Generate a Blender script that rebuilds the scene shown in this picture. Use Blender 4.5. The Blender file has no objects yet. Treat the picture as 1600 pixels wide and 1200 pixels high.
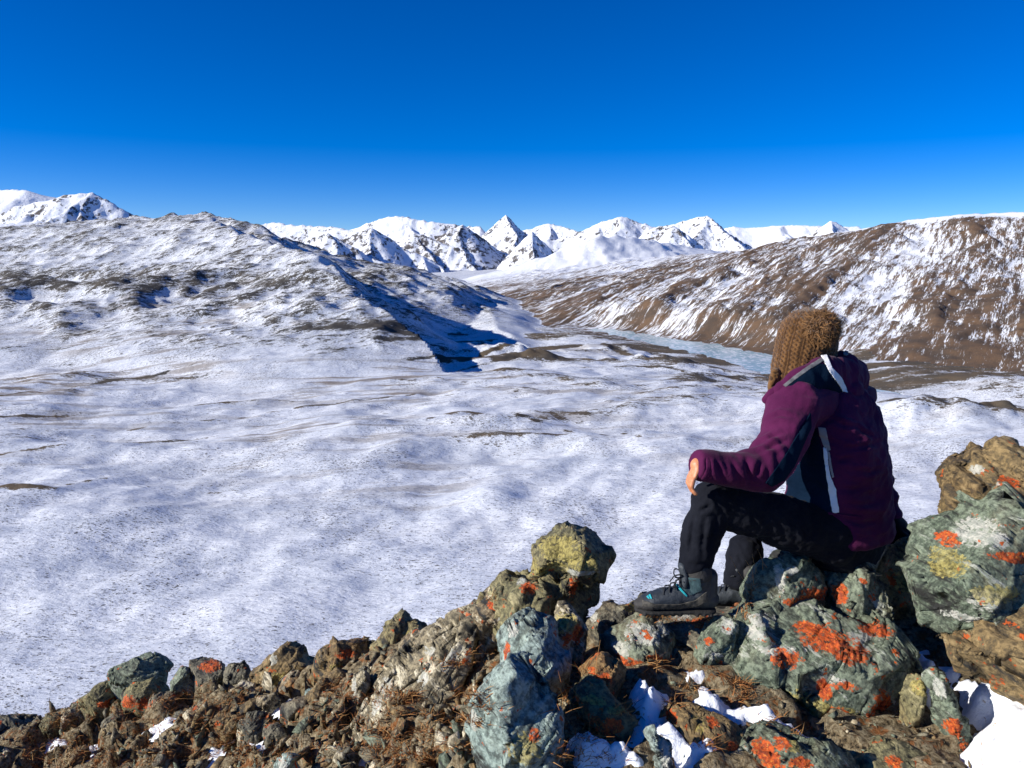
import bpy, bmesh, math, random
import numpy as np
from mathutils import Vector, Matrix, Quaternion
from mathutils.bvhtree import BVHTree

random.seed(7)
rng = np.random.default_rng(11)
R = math.radians
scene = bpy.context.scene
COL = scene.collection

# ------------------------------------------------------------------ camera
F = 1232.0                       # focal length in pixels of the 1600 x 1200 photograph
PITCH = math.atan(200 / F)       # the horizon lies 200 px above the centre
cam_data = bpy.data.cameras.new('camera')
cam_data.sensor_width = 36.0
cam_data.lens = 36.0 * F / 1600.0
cam_data.clip_start = 0.1
cam_data.clip_end = 80000
cam = bpy.data.objects.new('camera', cam_data)
COL.objects.link(cam)
cam.location = (0, 0, 0)
cam.rotation_euler = (math.pi / 2 - PITCH, 0, 0)
scene.camera = cam

# ------------------------------------------------------------------ light
SUN_TO = Vector((-0.965, -0.26, 0)).normalized()      # horizontal direction towards the sun
SUN_EL = R(24)
sun_vec = Vector((SUN_TO.x * math.cos(SUN_EL), SUN_TO.y * math.cos(SUN_EL), math.sin(SUN_EL)))
w = bpy.data.worlds.new('World'); scene.world = w; w.use_nodes = True
wn = w.node_tree.nodes; wl = w.node_tree.links
bg = wn['Background']
sky = wn.new('ShaderNodeTexSky'); sky.sky_type = 'NISHITA'; sky.sun_disc = False
sky.sun_elevation = SUN_EL
sky.sun_rotation = math.atan2(SUN_TO.x, SUN_TO.y)
sky.altitude = 3200; sky.air_density = 0.85; sky.dust_density = 0.6; sky.ozone_density = 5.0
hsv = wn.new('ShaderNodeHueSaturation'); hsv.inputs['Saturation'].default_value = 1.33; hsv.inputs['Hue'].default_value = .514
wl.new(sky.outputs[0], hsv.inputs['Color']); wl.new(hsv.outputs[0], bg.inputs['Color'])
bg.inputs['Strength'].default_value = 0.10
sl = bpy.data.lights.new('sun', 'SUN'); sl.energy = 5.0; sl.angle = R(0.53); sl.color = (1.0, 0.955, 0.88)
sun = bpy.data.objects.new('sun', sl); COL.objects.link(sun)
sun.rotation_euler = (-sun_vec).to_track_quat('-Z', 'Y').to_euler()
vs = scene.view_settings
vs.view_transform = 'Standard'; vs.look = 'None'; vs.exposure = 0.52; vs.gamma = 1.0; vs.use_curve_mapping = False

# ------------------------------------------------------------------ helpers
CP, SP = math.cos(PITCH), math.sin(PITCH)
def ray(u, v):
    a, b = (u - 800) / F, (600 - v) / F
    return Vector((a, CP + SP * b, -SP + CP * b))
def P(u, v, y):                  # the point at forward distance y seen at photo position (u, v)
    r = ray(u, v)
    return r * (y / r.y)
def proj(p):
    p = np.asarray(p, float)
    x, y, z = p[..., 0], p[..., 1], p[..., 2]
    d = y * CP - z * SP
    up = y * SP + z * CP
    return 800 + F * x / d, 600 - F * up / d

_perm = np.random.default_rng(3).permutation(4096).astype(np.int64)
_g3 = np.random.default_rng(4).normal(size=(4096, 3)); _g3 /= np.linalg.norm(_g3, axis=1)[:, None]
def pn(p):                       # gradient noise, p (N,3) -> about -1..1
    p = np.asarray(p, float)
    i = np.floor(p).astype(np.int64); f = p - i
    u = f * f * f * (f * (f * 6 - 15) + 10)
    out = 0
    for dx in (0, 1):
        for dy in (0, 1):
            for dz in (0, 1):
                h = _perm[(_perm[(_perm[(i[:, 0] + dx) & 4095] + i[:, 1] + dy) & 4095] + i[:, 2] + dz) & 4095]
                g = _g3[h]
                d = g[:, 0] * (f[:, 0] - dx) + g[:, 1] * (f[:, 1] - dy) + g[:, 2] * (f[:, 2] - dz)
                wgt = (u[:, 0] if dx else 1 - u[:, 0]) * (u[:, 1] if dy else 1 - u[:, 1]) * (u[:, 2] if dz else 1 - u[:, 2])
                out = out + d * wgt
    return out * 1.6
def fbm(p, oct=4, gain=.5, lac=2.03):
    p = np.asarray(p, float); a = 1; s = 0
    for k in range(oct):
        s = s + a * pn(p + 17.3 * k); p = p * lac; a *= gain
    return s
def ridged(p, oct=4, gain=.5, lac=2.03):
    p = np.asarray(p, float); a = 1; s = 0
    for k in range(oct):
        s = s + a * (1 - 2 * np.abs(pn(p + 9.1 * k))); p = p * lac; a *= gain
    return s
def sstep(a, b, x):
    t = np.clip((x - a) / (b - a), 0, 1); return t * t * (3 - 2 * t)
def c3(x, y, z=0.0):
    x = np.asarray(x, float); y = np.asarray(y, float)
    return np.stack([x.ravel(), y.ravel(), np.full(x.size, z)], 1)

def mesh_np(name, co, faces, mat=None, smooth=True, parent=None):
    me = bpy.data.meshes.new(name)
    co = np.ascontiguousarray(co, dtype=np.float32); faces = np.ascontiguousarray(faces, dtype=np.int32)
    n, k = faces.shape
    me.vertices.add(len(co)); me.vertices.foreach_set('co', co.ravel())
    me.loops.add(n * k); me.loops.foreach_set('vertex_index', faces.ravel())
    me.polygons.add(n); me.polygons.foreach_set('loop_start', np.arange(0, n * k, k, dtype=np.int32))
    me.update(calc_edges=True); me.validate()
    if smooth: me.polygons.foreach_set('use_smooth', np.ones(len(me.polygons), dtype=bool))
    o = bpy.data.objects.new(name, me); COL.objects.link(o)
    if mat: me.materials.append(mat)
    if parent: o.parent = parent
    return o
def attr(o, name, vals):
    a = o.data.attributes.new(name, 'FLOAT', 'POINT')
    a.data.foreach_set('value', np.ascontiguousarray(vals, dtype=np.float32))
def tag(o, label=None, cat=None, group=None, kind=None):
    if label: o['label'] = label
    if cat: o['category'] = cat
    if group: o['group'] = group
    if kind: o['kind'] = kind
    return o
def grid_faces(n, m):            # n rows, m columns
    i = np.arange(n * m).reshape(n, m)
    return np.stack([i[:-1, :-1], i[:-1, 1:], i[1:, 1:], i[1:, :-1]], -1).reshape(-1, 4)

# ------------------------------------------------------------------ material helpers
class NT:
    def __init__(s, name):
        s.m = bpy.data.materials.new(name); s.m.use_nodes = True
        s.t = s.m.node_tree; s.n = s.t.nodes; s.l = s.t.links
        s.b = s.n['Principled BSDF']
    def add(s, kind, **kw):
        n = s.n.new(kind)
        for k, v in kw.items(): setattr(n, k, v)
        return n
    def put(s, sock, v):
        if isinstance(v, bpy.types.NodeSocket): s.l.new(v, sock)
        elif isinstance(v, (tuple, list)) and len(v) == 3 and sock.type == 'RGBA': sock.default_value = (*v, 1)
        else: sock.default_value = v
    def math(s, op, a, b=0.0, clamp=False):
        n = s.add('ShaderNodeMath', operation=op, use_clamp=clamp); s.put(n.inputs[0], a); s.put(n.inputs[1], b); return n.outputs[0]
    def mix(s, f, a, b, blend='MIX'):
        n = s.add('ShaderNodeMix', data_type='RGBA', blend_type=blend)
        s.put(n.inputs[0], f); s.put(n.inputs[6], a); s.put(n.inputs[7], b); return n.outputs[2]
    def step(s, x, lo, hi):
        n = s.add('ShaderNodeMapRange', interpolation_type='SMOOTHSTEP'); s.put(n.inputs[0], x); s.put(n.inputs[1], lo); s.put(n.inputs[2], hi); return n.outputs[0]
    def coords(s, kind='Object', scale=(1, 1, 1), rot=(0, 0, 0)):
        tc = s.add('ShaderNodeTexCoord'); mp = s.add('ShaderNodeMapping')
        mp.vector_type = 'TEXTURE'                    # turns first, then stretches by scale along the turned axes
        s.l.new(tc.outputs[kind], mp.inputs['Vector']); mp.inputs['Scale'].default_value = scale; mp.inputs['Rotation'].default_value = rot
        return mp.outputs[0]
    def noise(s, vec, scale, detail=4, rough=.55, dist=0.0, kind='FBM'):
        n = s.add('ShaderNodeTexNoise', noise_type=kind); s.put(n.inputs['Vector'], vec); n.inputs['Scale'].default_value = scale
        n.inputs['Detail'].default_value = detail; n.inputs['Roughness'].default_value = rough; n.inputs['Distortion'].default_value = dist
        return n.outputs['Fac']
    def voronoi(s, vec, scale, feature='F1', rand=1.0):
        n = s.add('ShaderNodeTexVoronoi', feature=feature); s.put(n.inputs['Vector'], vec); n.inputs['Scale'].default_value = scale
        n.inputs['Randomness'].default_value = rand
        return n.outputs['Distance']
    def attr(s, name):
        n = s.add('ShaderNodeAttribute', attribute_name=name); return n.outputs['Fac']
    def bump(s, h, strength=.5, dist=.1, normal=None):
        n = s.add('ShaderNodeBump'); n.inputs['Strength'].default_value = strength; n.inputs['Distance'].default_value = dist
        s.put(n.inputs['Height'], h)
        if normal is not None: s.put(n.inputs['Normal'], normal)
        return n.outputs[0]
    def out(s, color=None, rough=None, normal=None, spec=None):
        if color is not None: s.put(s.b.inputs['Base Color'], color)
        if rough is not None: s.put(s.b.inputs['Roughness'], rough)
        if normal is not None: s.put(s.b.inputs['Normal'], normal)
        if spec is not None: s.b.inputs['Specular IOR Level'].default_value = spec
        return s.m
SNOW = (0.83, 0.85, 0.88)

# ------------------------------------------------------------------ terrain material
def terrain_mat(name, bare_a, bare_b, streak=None, fine=1.0, speck=0.0, grey=.0, bumpk=1.0):
    """snow over bare ground; 'bare' (how much ground shows) is a mesh attribute, noise breaks it up"""
    m = NT(name)
    vec = m.coords('Object', streak[0], streak[1]) if streak else m.coords('Object')
    raw = m.coords('Object')
    n1 = m.noise(vec, .03 * fine, 7, .66)
    n2 = m.noise(vec, .17 * fine, 6, .68, .4)
    n3 = m.noise(raw, 1.3 * fine, 3, .6)
    s = m.math('MULTIPLY', n1, .55); s = m.math('ADD', s, m.math('MULTIPLY', n2, .45)); s = m.math('ADD', s, m.math('MULTIPLY', n3, .18))
    b = m.attr('bare')
    x = m.math('ADD', m.math('SUBTRACT', s, .59), m.math('MULTIPLY', m.math('SUBTRACT', b, .5), .62))
    f = m.step(x, -.018, .04)
    g = m.noise(raw, .02, 4, .6)
    ground = m.mix(m.step(g, .35, .65), bare_a, bare_b)
    ground = m.mix(m.step(n3, .3, .75), ground, m.mix(.5, ground, (.03, .028, .025)))
    tint = m.mix(m.step(m.noise(raw, .006, 3, .5), .35, .7), SNOW, (.77, .80, .85))
    if grey:                                     # wind packed crust, greyer where grass tips come through
        gm = m.step(m.math('ADD', m.math('MULTIPLY', n2, .6), m.math('MULTIPLY', m.noise(vec, .5 * fine, 5, .7), .5)), .50, .68)
        tint = m.mix(m.math('MULTIPLY', gm, grey), tint, (.30, .32, .37))
        bl = m.step(m.noise(m.coords('Object', (4.5, 1, 1), (0, 0, R(16))), .020, 9, .74, .4), .46, .58)
        tint = m.mix(m.math('MULTIPLY', bl, .45), tint, (.50, .54, .61))
        bd = m.step(m.noise(m.coords('Object', (9, 1, 1), (0, 0, R(11))), .05, 6, .66, .3), .49, .60)
        tint = m.mix(m.math('MULTIPLY', m.math('MULTIPLY', bd, m.attr('band')), .9), tint, (.24, .19, .14))
    col = m.mix(f, tint, ground)
    if speck:                                    # single tussocks and stones
        sp = m.math('ADD', m.noise(m.coords('Object', (1.7, 1, 1)), 1.0, 3, .6), m.math('MULTIPLY', m.math('SUBTRACT', n2, .5), .48))
        sp = m.math('ADD', sp, m.math('MULTIPLY', m.math('SUBTRACT', m.noise(raw, .012, 3, .5), .5), .34))
        col = m.mix(m.step(sp, speck, speck + .07), col, (.085, .075, .062))
    h = m.math('ADD', m.math('MULTIPLY', n1, 4.0), m.math('MULTIPLY', n2, 1.4)); h = m.math('ADD', h, m.math('MULTIPLY', n3, .35))
    nb = m.bump(h, .6 * bumpk, 1.0 / fine * 1.5)
    return m.out(col, m.mix(f, (.55,) * 3, (.95,) * 3), nb, .2)

# ------------------------------------------------------------------ terrain: valley, hill on the left, hillside on the right
def ridge_field(X, Y, pts, floor, power=1.25):
    """pts: (x, y, z, width_left, width_right); returns height over floor, signed side, relative distance"""
    best = np.full(X.shape, -1e9); bt = np.ones(X.shape)
    for a, b in zip(pts[:-1], pts[1:]):
        ax, ay, az, al, ar = a; bx, by, bz, bl, br = b
        dx, dy = bx - ax, by - ay; L2 = dx * dx + dy * dy
        t = np.clip(((X - ax) * dx + (Y - ay) * dy) / L2, 0, 1)
        px, py = ax + t * dx, ay + t * dy
        d = np.hypot(X - px, Y - py)
        side = dx * (Y - py) - dy * (X - px)          # > 0: left of the direction of travel
        W = np.where(side > 0, al + (bl - al) * t, ar + (br - ar) * t)
        z = az + (bz - az) * t
        q = np.clip(d / W, 0, 1)
        h = (z - floor) * (1 - q) ** power
        up = h > best; best = np.where(up, h, best); bt = np.where(up, q, bt)
    return best, bt
def uvw(lst):
    out = []
    for u, v, y, wl_, wr_ in lst:
        p = P(u, v, y); out.append((p.x, p.y, p.z, wl_, wr_))
    return out

NA = 540
az = np.linspace(R(-47), R(47), NA)
# more rings where a pixel covers less ground
rr = np.concatenate([np.geomspace(110, 900, 150, endpoint=False), np.geomspace(900, 4200, 310, endpoint=False), np.geomspace(4200, 21000, 80)])
NR = len(rr)
AZ, RR = np.meshgrid(az, rr)
X = RR * np.sin(AZ); Y = RR * np.cos(AZ)
q3 = c3(X, Y)
U_ = 800 + F * X / (Y * CP + 180 * SP)

floor = -168 - 32 * sstep(900, 1700, Y + 0.25 * X) + 0 * X
floor = floor + 215 * sstep(4800, 10500, Y) * sstep(-300, 1800, X) + 60 * sstep(8000, 13000, Y)
und = fbm(q3 / 240, 4).reshape(X.shape) * 10 + fbm(q3 / 70 + 5, 4).reshape(X.shape) * 2.3 + ridged(np.stack([(X * .96 + Y * .28).ravel() / 60, (Y * .96 - X * .28).ravel() / 22, 0 * X.ravel()], 1), 2).reshape(X.shape) * .55
# long low terraces and hummocks between the plain and the river
terr = ridged(np.stack([(X * .35 + Y * .25).ravel() / 300, (Y * .94 - X * .34).ravel() / 150, 0 * X.ravel()], 1), 3).reshape(X.shape)
drift = fbm(np.stack([(X * .87 - Y * .5).ravel() / 62, (X * .5 + Y * .87).ravel() / 300, 0 * X.ravel()], 1) + 4.4, 3).reshape(X.shape) * sstep(260, 420, Y) * (1 - sstep(1100, 1500, Y))
lowz = sstep(500, 800, Y) * (1 - sstep(1900, 2600, Y))
valley = floor + und * sstep(150, 500, RR) * (1 - .5 * sstep(2500, 5000, RR)) + lowz * 6.5 * terr + 3.2 * drift
# hummocks that stand out near the river and below the hill
for u, v, y, rx, ry, h in [(940, 548, 1500, 110, 60, 16), (1010, 566, 1350, 120, 60, 17), (1120, 590, 1200, 120, 45, 7), (1060, 600, 1120, 90, 40, 5),
                           (690, 522, 1540, 70, 45, 26), (735, 540, 1450, 60, 35, 20), (775, 548, 1390, 90, 40, 24), (650, 562, 1270, 130, 40, 14), (825, 560, 1310, 60, 40, 16), (600, 560, 1290, 70, 30, 12),
                           (860, 690, 690, 90, 22, 7), (790, 672, 740, 60, 20, 6), (40, 775, 520, 60, 14, 5), (150, 700, 660, 150, 20, 5), (1540, 665, 760, 120, 60, 20)]:
    p = P(u, v, y)
    valley = valley + h * np.exp(-((X - p.x) / rx) ** 2 - ((Y - p.y) / ry) ** 2) * (1 + .35 * fbm(q3 / 35 + 31, 3).reshape(X.shape))

wx = X + 60 * fbm(q3 / 420 + 3, 3).reshape(X.shape); wy = Y + 60 * fbm(q3 / 420 + 40, 3).reshape(X.shape)
skyl = uvw([(-260, 372, 3700, 900, 1500), (0, 362, 3400, 900, 1500), (70, 353, 3200, 900, 1500), (130, 347, 3000, 900, 1500), (200, 343, 2800, 900, 1400), (300, 338, 2600, 900, 1200),
            (335, 341, 2550, 800, 1100), (380, 355, 2450, 700, 900), (430, 371, 2350, 650, 800), (500, 394, 2650, 600, 800), (560, 411, 2750, 560, 760), (620, 438, 2700, 500, 700),
            (680, 460, 2550, 420, 600), (740, 480, 2300, 330, 420), (790, 508, 1950, 240, 260), (828, 548, 1600, 150, 150)])
hA, tA = ridge_field(wx, wy, skyl, floor, 1.25)
spur = uvw([(330, 346, 2500, 500, 900), (400, 379, 2060, 330, 800), (450, 392, 1880, 280, 760), (505, 413, 1640, 225, 640), (545, 456, 1500, 230, 560), (582, 508, 1405, 230, 420), (610, 545, 1345, 220, 300), (650, 590, 1220, 160, 200)])
hB, tB = ridge_field(wx * .6 + X * .4, wy * .6 + Y * .4, spur, floor, 1.05)
bench = uvw([(-500, 440, 1800, 500, 640), (-150, 441, 1700, 500, 620), (0, 443, 1600, 500, 560), (180, 446, 1560, 500, 520), (330, 436, 1620, 420, 480), (400, 425, 1700, 300, 480)])
hC, tC = ridge_field(wx, wy, bench, floor, 1.15)
def smax(a, b, k): 
    h = np.clip(.5 + .5 * (a - b) / k, 0, 1); return b + (a - b) * h + k * h * (1 - h)
rough = ridged(q3 / 190 + 12, 5).reshape(X.shape)
rough2 = fbm(q3 / 45 + 2, 4).reshape(X.shape)
hill = smax(smax(hA, hC, 14), hB, 5)
ribs = ridged(np.stack([(X * .35 + Y * .94).ravel() / 150, (X * .94 - Y * .35).ravel() / 420, 0 * X.ravel()], 1) + 7.7, 3).reshape(X.shape)
hill = hill + (rough * 11 + rough2 * 4.5 + ribs * 9 * sstep(-520, -330, X) * sstep(25, 90, hill)) * sstep(4, 85, hill)
# hillside on the right
crest = uvw([(2600, 318, 1500, 1500, 900), (1900, 325, 2350, 1750, 900), (1700, 328, 2580, 1800, 900), (1600, 331, 2700, 1800, 900), (1500, 334, 2830, 1800, 900), (1420, 342, 2950, 1750, 900), (1340, 358, 3120, 1700, 1000),
             (1270, 377, 3400, 1600, 1000), (1200, 390, 3950, 1600, 1200), (1100, 396, 5100, 1750, 1500), (1000, 403, 6600, 1750, 1500), (930, 410, 8000, 1500, 1500)])
hD, tD = ridge_field(X + 40 * fbm(q3 / 500 + 8, 3).reshape(X.shape), Y, crest, floor, 1.45)
gul = ridged(np.stack([(X * .83 - Y * .56 + 40 * rough).ravel() / 170, (X * .56 + Y * .83).ravel() / 900, 0 * X.ravel()], 1) + 3.3, 4).reshape(X.shape)
side = hD + gul * 16 * sstep(4, 70, hD) * sstep(.0, .12, tD) + rough2 * 2 * sstep(4, 40, hD)
# low snowy foothill before the far range
fh = uvw([(830, 412, 6800, 700, 700), (880, 392, 6900, 900, 900), (925, 370, 7000, 900, 900), (960, 369, 7200, 900, 1000), (1000, 373, 7500, 800, 1000), (1060, 384, 7900, 800, 900), (1110, 393, 8200, 600, 700)])
hE, tE = ridge_field(wx, wy, fh, floor, 1.3)
hE = hE + rough * 12 * sstep(10, 100, hE)
base = valley - floor
sink = lambda h: h - 17 * (1 - sstep(0, 34, h))      # no hill where there is none
hill = sink(hill); side = sink(side); hE = sink(hE)
Z = floor + smax(smax(smax(base, hill, 8), side, 8), hE, 10)
lab = np.zeros(X.shape, int)                   # 0 valley, 1 hill, 2 hillside, 3 foothill
lab[(hill > base + 2) & (X < 400) & (Y < 5200)] = 1
lab[(side > base + 2) & (side > hE) & (side > hill)] = 2
lab[(hE > base + 2) & (hE > side) & (hE > hill) & (Y > 5000)] = 3

# how much ground shows through the snow
bare = .14 + .13 * fbm(q3 / 130 + 77, 4).reshape(X.shape)
edge = np.clip(terr - .55, 0, 1) * lowz
bare = bare + .40 * edge
hmix = sstep(0, 55, hill - base)
bare = np.where(lab == 1, bare * (1 - hmix) + hmix * (.40 + .07 * rough + .13 * rough2 + .05 * sstep(.2, .0, tA)), bare)
bench_flat = (lab == 1) * np.exp(-((Z + 50 + 8 * rough2) / 16.0) ** 2) * sstep(-250, -450, X)
bare = bare + .13 * bench_flat
tDn = sstep(.015, .07, tD)
bare = np.where(lab == 2, (.26 + .20 * tDn * sstep(6500, 3000, Y) + .09 * tDn * sstep(9500, 5500, Y) + .11 * (gul - .85) + .06 * sstep(-60, -190, Z) + .05 * sstep(900, 1700, X)) * 1.0, bare)
bare = np.where(lab == 3, .16 + .08 * rough, bare)
vf = (lab == 0) * sstep(1350, 1700, Y) * (1 - sstep(5500, 8000, Y))
bare = bare + .20 * vf + .26 * (lab == 0) * sstep(150, 500, X) * sstep(900, 1150, Y) * (1 - sstep(2600, 4000, Y))
for u, v, y, rx, ry, a in [(1500, 657, 800, 60, 10, .5), (1585, 660, 760, 70, 30, .6), (40, 777, 520, 28, 7, .6), (330, 760, 560, 60, 8, .25), (170, 700, 690, 110, 7, .3), (600, 655, 830, 200, 9, .25),
                           (60, 690, 740, 90, 6, .35), (860, 686, 700, 80, 6, .45), (830, 565, 1300, 200, 16, .35), (650, 575, 1250, 160, 12, .35), (1090, 575, 1330, 130, 22, .35), (930, 535, 1650, 200, 50, .25)]:
    p = P(u, v, y); bare = bare + (a + .1) * np.exp(-((X - p.x) / rx) ** 2 - ((Y - p.y - .12 * (X - p.x)) / ry) ** 2)

def plane_pt(u, v, z=-171.0):
    r = ray(u, v); return r * (z / r.z)
for ln_, wd_, am_ in [([(0, 637), (115, 620), (185, 607), (260, 600)], 5, .34), ([(0, 667), (75, 660), (130, 655)], 4, .34), ([(290, 642), (415, 631), (470, 628)], 4, .26), ([(210, 677), (350, 657), (500, 637), (600, 630), (650, 622)], 4.5, .32),
                     ([(0, 732), (115, 717), (220, 702), (300, 692), (380, 685)], 3.5, .34), ([(-40, 792), (30, 784), (90, 776)], 5, .42), ([(110, 780), (150, 768), (175, 760), (240, 752)], 2.6, .34), ([(670, 676), (720, 670), (790, 672), (835, 682), (930, 690), (1000, 706)], 3, .34),
                     ([(0, 755), (80, 750), (140, 758)], 2.5, .25), ([(600, 578), (680, 570), (740, 560), (800, 552)], 7, .30), ([(640, 590), (720, 578), (800, 566), (850, 560)], 7, .26), ([(860, 530), (940, 540), (1000, 552), (1080, 560)], 12, .28), ([(1000, 572), (1080, 580), (1160, 590)], 9, .30),
                     ([(1390, 640), (1470, 655), (1560, 668)], 5, .3), ([(250, 748), (330, 752), (420, 750)], 2.5, .2), ([(420, 735), (520, 728), (620, 722)], 3, .16)]:
    q_ = [plane_pt(u, v) for u, v in ln_]
    dd = np.full(X.shape, 1e9)
    for a_, b_ in zip(q_[:-1], q_[1:]):
        ex, ey = b_.x - a_.x, b_.y - a_.y; t_ = np.clip(((X - a_.x) * ex + (Y - a_.y) * ey) / (ex * ex + ey * ey), 0, 1)
        dd = np.minimum(dd, np.hypot(X - a_.x - t_ * ex, Y - a_.y - t_ * ey))
    dd = dd + 2.0 * fbm(q3 / 40 + 9, 2).reshape(X.shape)
    bare = bare + (am_ + .12 * (lab == 0)) * np.exp(-(dd / wd_) ** 2); Z = Z + np.where(lab == 0, 1.2 * np.exp(-(dd / (wd_ * 2.5)) ** 2), 0)
# river bed
RIV_Z = -203.0
def rivpt(u, v):
    r = ray(u, v); return r * (RIV_Z / r.z)
riv_out = [(915, 513), (960, 514), (1005, 522), (1060, 531), (1110, 536), (1160, 547), (1205, 554), (1250, 567), (1300, 592), (1400, 614), (1470, 628), (1560, 641), (1700, 656),
           (1700, 664), (1560, 649), (1470, 637), (1390, 624), (1290, 604), (1215, 588), (1180, 580), (1140, 566), (1095, 554), (1050, 544), (1000, 533), (955, 523)]
_ro = []
for k in range(len(riv_out)):
    (u0, v0), (u1, v1) = riv_out[k], riv_out[(k + 1) % len(riv_out)]
    for t_ in np.linspace(0, 1, 8)[:-1]:
        _ro.append((u0 + (u1 - u0) * t_ + 5 * math.sin(k * 3.1 + t_ * 9), v0 + (v1 - v0) * t_ + .9 * math.sin(k * 5.3 + t_ * 11) + .6 * math.sin(k * 2.1 + t_ * 23)))
riv_out = _ro
riv = [rivpt(u, v) for u, v in riv_out]
rp = np.array([(p.x, p.y) for p in riv])
def poly_sd(X, Y, poly):
    d = np.full(X.shape, 1e18); ins = np.zeros(X.shape, bool)
    n = len(poly)
    for i in range(n):
        ax, ay = poly[i]; bx, by = poly[(i + 1) % n]
        ex, ey = bx - ax, by - ay
        t = np.clip(((X - ax) * ex + (Y - ay) * ey) / (ex * ex + ey * ey + 1e-12), 0, 1)
        d = np.minimum(d, (X - ax - t * ex) ** 2 + (Y - ay - t * ey) ** 2)
        c = ((ay > Y) != (by > Y)) & (X < ex * (Y - ay) / (ey + 1e-12) + ax)
        ins ^= c
    return np.where(ins, -1, 1) * np.sqrt(d)
sd = poly_sd(X, Y, rp)
Z = np.where(sd < 0, RIV_Z - 1.2, np.where(sd < 160, Z * sstep(0, 160, sd) + (RIV_Z + .4 + .02 * sd) * (1 - sstep(0, 160, sd)), Z))
# keep the sight line to the river clear of higher ground in front of it
bare = np.where((sd > 0) & (sd < 60) & (lab == 0), np.maximum(bare, .45 - .004 * sd), bare)
co = np.stack([X.ravel(), Y.ravel(), Z.ravel()], 1)
# normals of the whole sheet, kept when it is split
Zu = np.gradient(co.reshape(NR, NA, 3), axis=0); Zv = np.gradient(co.reshape(NR, NA, 3), axis=1)
nrm = np.cross(Zv, Zu); nrm /= np.linalg.norm(nrm, axis=2)[..., None] + 1e-12
nrm = (nrm * np.sign(nrm[..., 2:3] + 1e-9)).reshape(-1, 3)
faces = grid_faces(NR, NA)
fl = np.median(lab.ravel()[faces], axis=1).round().astype(int)
m_valley = terrain_mat('snowy_valley_ground', (.150, .108, .066), (.095, .078, .058), ((1.9, 1, 1), (0, 0, R(-8))), 2.6, .60, .6, 1.2)
m_hill = terrain_mat('snowy_hill_ground', (.095, .082, .068), (.055, .052, .048), ((2.4, 1, 1), (0, 0, R(40))), 3.6, .58, .7, 1.7)
m_side = terrain_mat('brown_hillside_ground', (.165, .100, .058), (.095, .068, .050), ((8, 1, 14), (0, 0, R(236))), 2.3, 0, 0, 1.0)
m_foot = terrain_mat('foothill_ground', (.13, .10, .08), (.09, .08, .07), None, .5)
for k, (nm, mt, lb) in enumerate([('valley_floor', m_valley, 'wide snow covered valley floor with thin brown terraces'),
                                  ('hill', m_hill, 'rocky snow dusted hill rising on the left with a shaded flank'),
                                  ('hillside', m_side, 'long brown hillside streaked with snow on the right of the valley'),
                                  ('foothill', m_foot, 'low white foothill before the far peaks')]):
    f = faces[fl == k]
    used, inv = np.unique(f, return_inverse=True)
    o = mesh_np(nm, co[used], inv.reshape(-1, 4), mt)
    o.data.normals_split_custom_set_from_vertices(nrm[used].tolist())
    attr(o, 'bare', bare.ravel()[used])
    band = sstep(430, 620, Y + .1 * X) * (1 - sstep(1350, 1900, Y)) * (.35 + .65 * sstep(350, -250, X)) * sstep(-.5, .6, fbm(q3 / 220 + 60, 3).reshape(X.shape))
    attr(o, 'band', band.ravel()[used])
    tag(o, lb, kind='structure')

# frozen river
m = NT('river_ice')
v_ = m.coords('Object', (1, 2, 1))
n1 = m.noise(v_, .02, 5, .6, .6); n2 = m.noise(v_, .12, 4, .6)
col = m.mix(m.step(n1, .4, .62), (.30, .45, .49), (.46, .58, .61)); col = m.mix(m.step(n2, .50, .60), col, (.70, .76, .8))
m_ice = m.out(col, .25, m.bump(n2, .2, .3))
bm = bmesh.new()
vsb = [bm.verts.new((p.x, p.y, RIV_Z)) for p in riv]; bm.faces.new(vsb)
bmesh.ops.triangulate(bm, faces=bm.faces)
me = bpy.data.meshes.new('frozen_river'); bm.to_mesh(me); bm.free(); me.materials.append(m_ice)
o = bpy.data.objects.new('frozen_river', me); COL.objects.link(o); tag(o, 'pale turquoise frozen river along the foot of the brown hillside', kind='structure')

# ------------------------------------------------------------------ far snow mountains, each one its own massif
def mountain_mat():
    m = NT('mountain_snow_and_rock')
    raw = m.coords('Object')
    geo = m.add('ShaderNodeNewGeometry'); sep = m.add('ShaderNodeSeparateXYZ'); m.l.new(geo.outputs['True Normal'], sep.inputs[0])
    n1 = m.noise(raw, .006, 6, .65); n2 = m.noise(m.coords('Object', (1, 1, 3)), .022, 5, .7)
    st = m.math('SUBTRACT', 1.0, sep.outputs[2])
    b = m.attr('bare')
    x = m.math('ADD', m.math('ADD', m.math('MULTIPLY', n1, .5), m.math('MULTIPLY', n2, .7)), m.math('MULTIPLY', st, .55))
    x = m.math('ADD', x, m.math('MULTIPLY', m.math('SUBTRACT', b, .5), .5))
    f = m.step(x, .76, .86)
    rock = m.mix(m.step(n2, .4, .6), (.14, .115, .10), (.09, .085, .085))
    col = m.mix(f, (.83, .855, .9), rock)
    nb = m.bump(m.math('ADD', m.math('MULTIPLY', n1, 16.0), m.math('MULTIPLY', n2, 16.0)), .6, 1.0)
    return m.out(col, .7, nb, .15)
m_mtn = mountain_mat()
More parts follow.
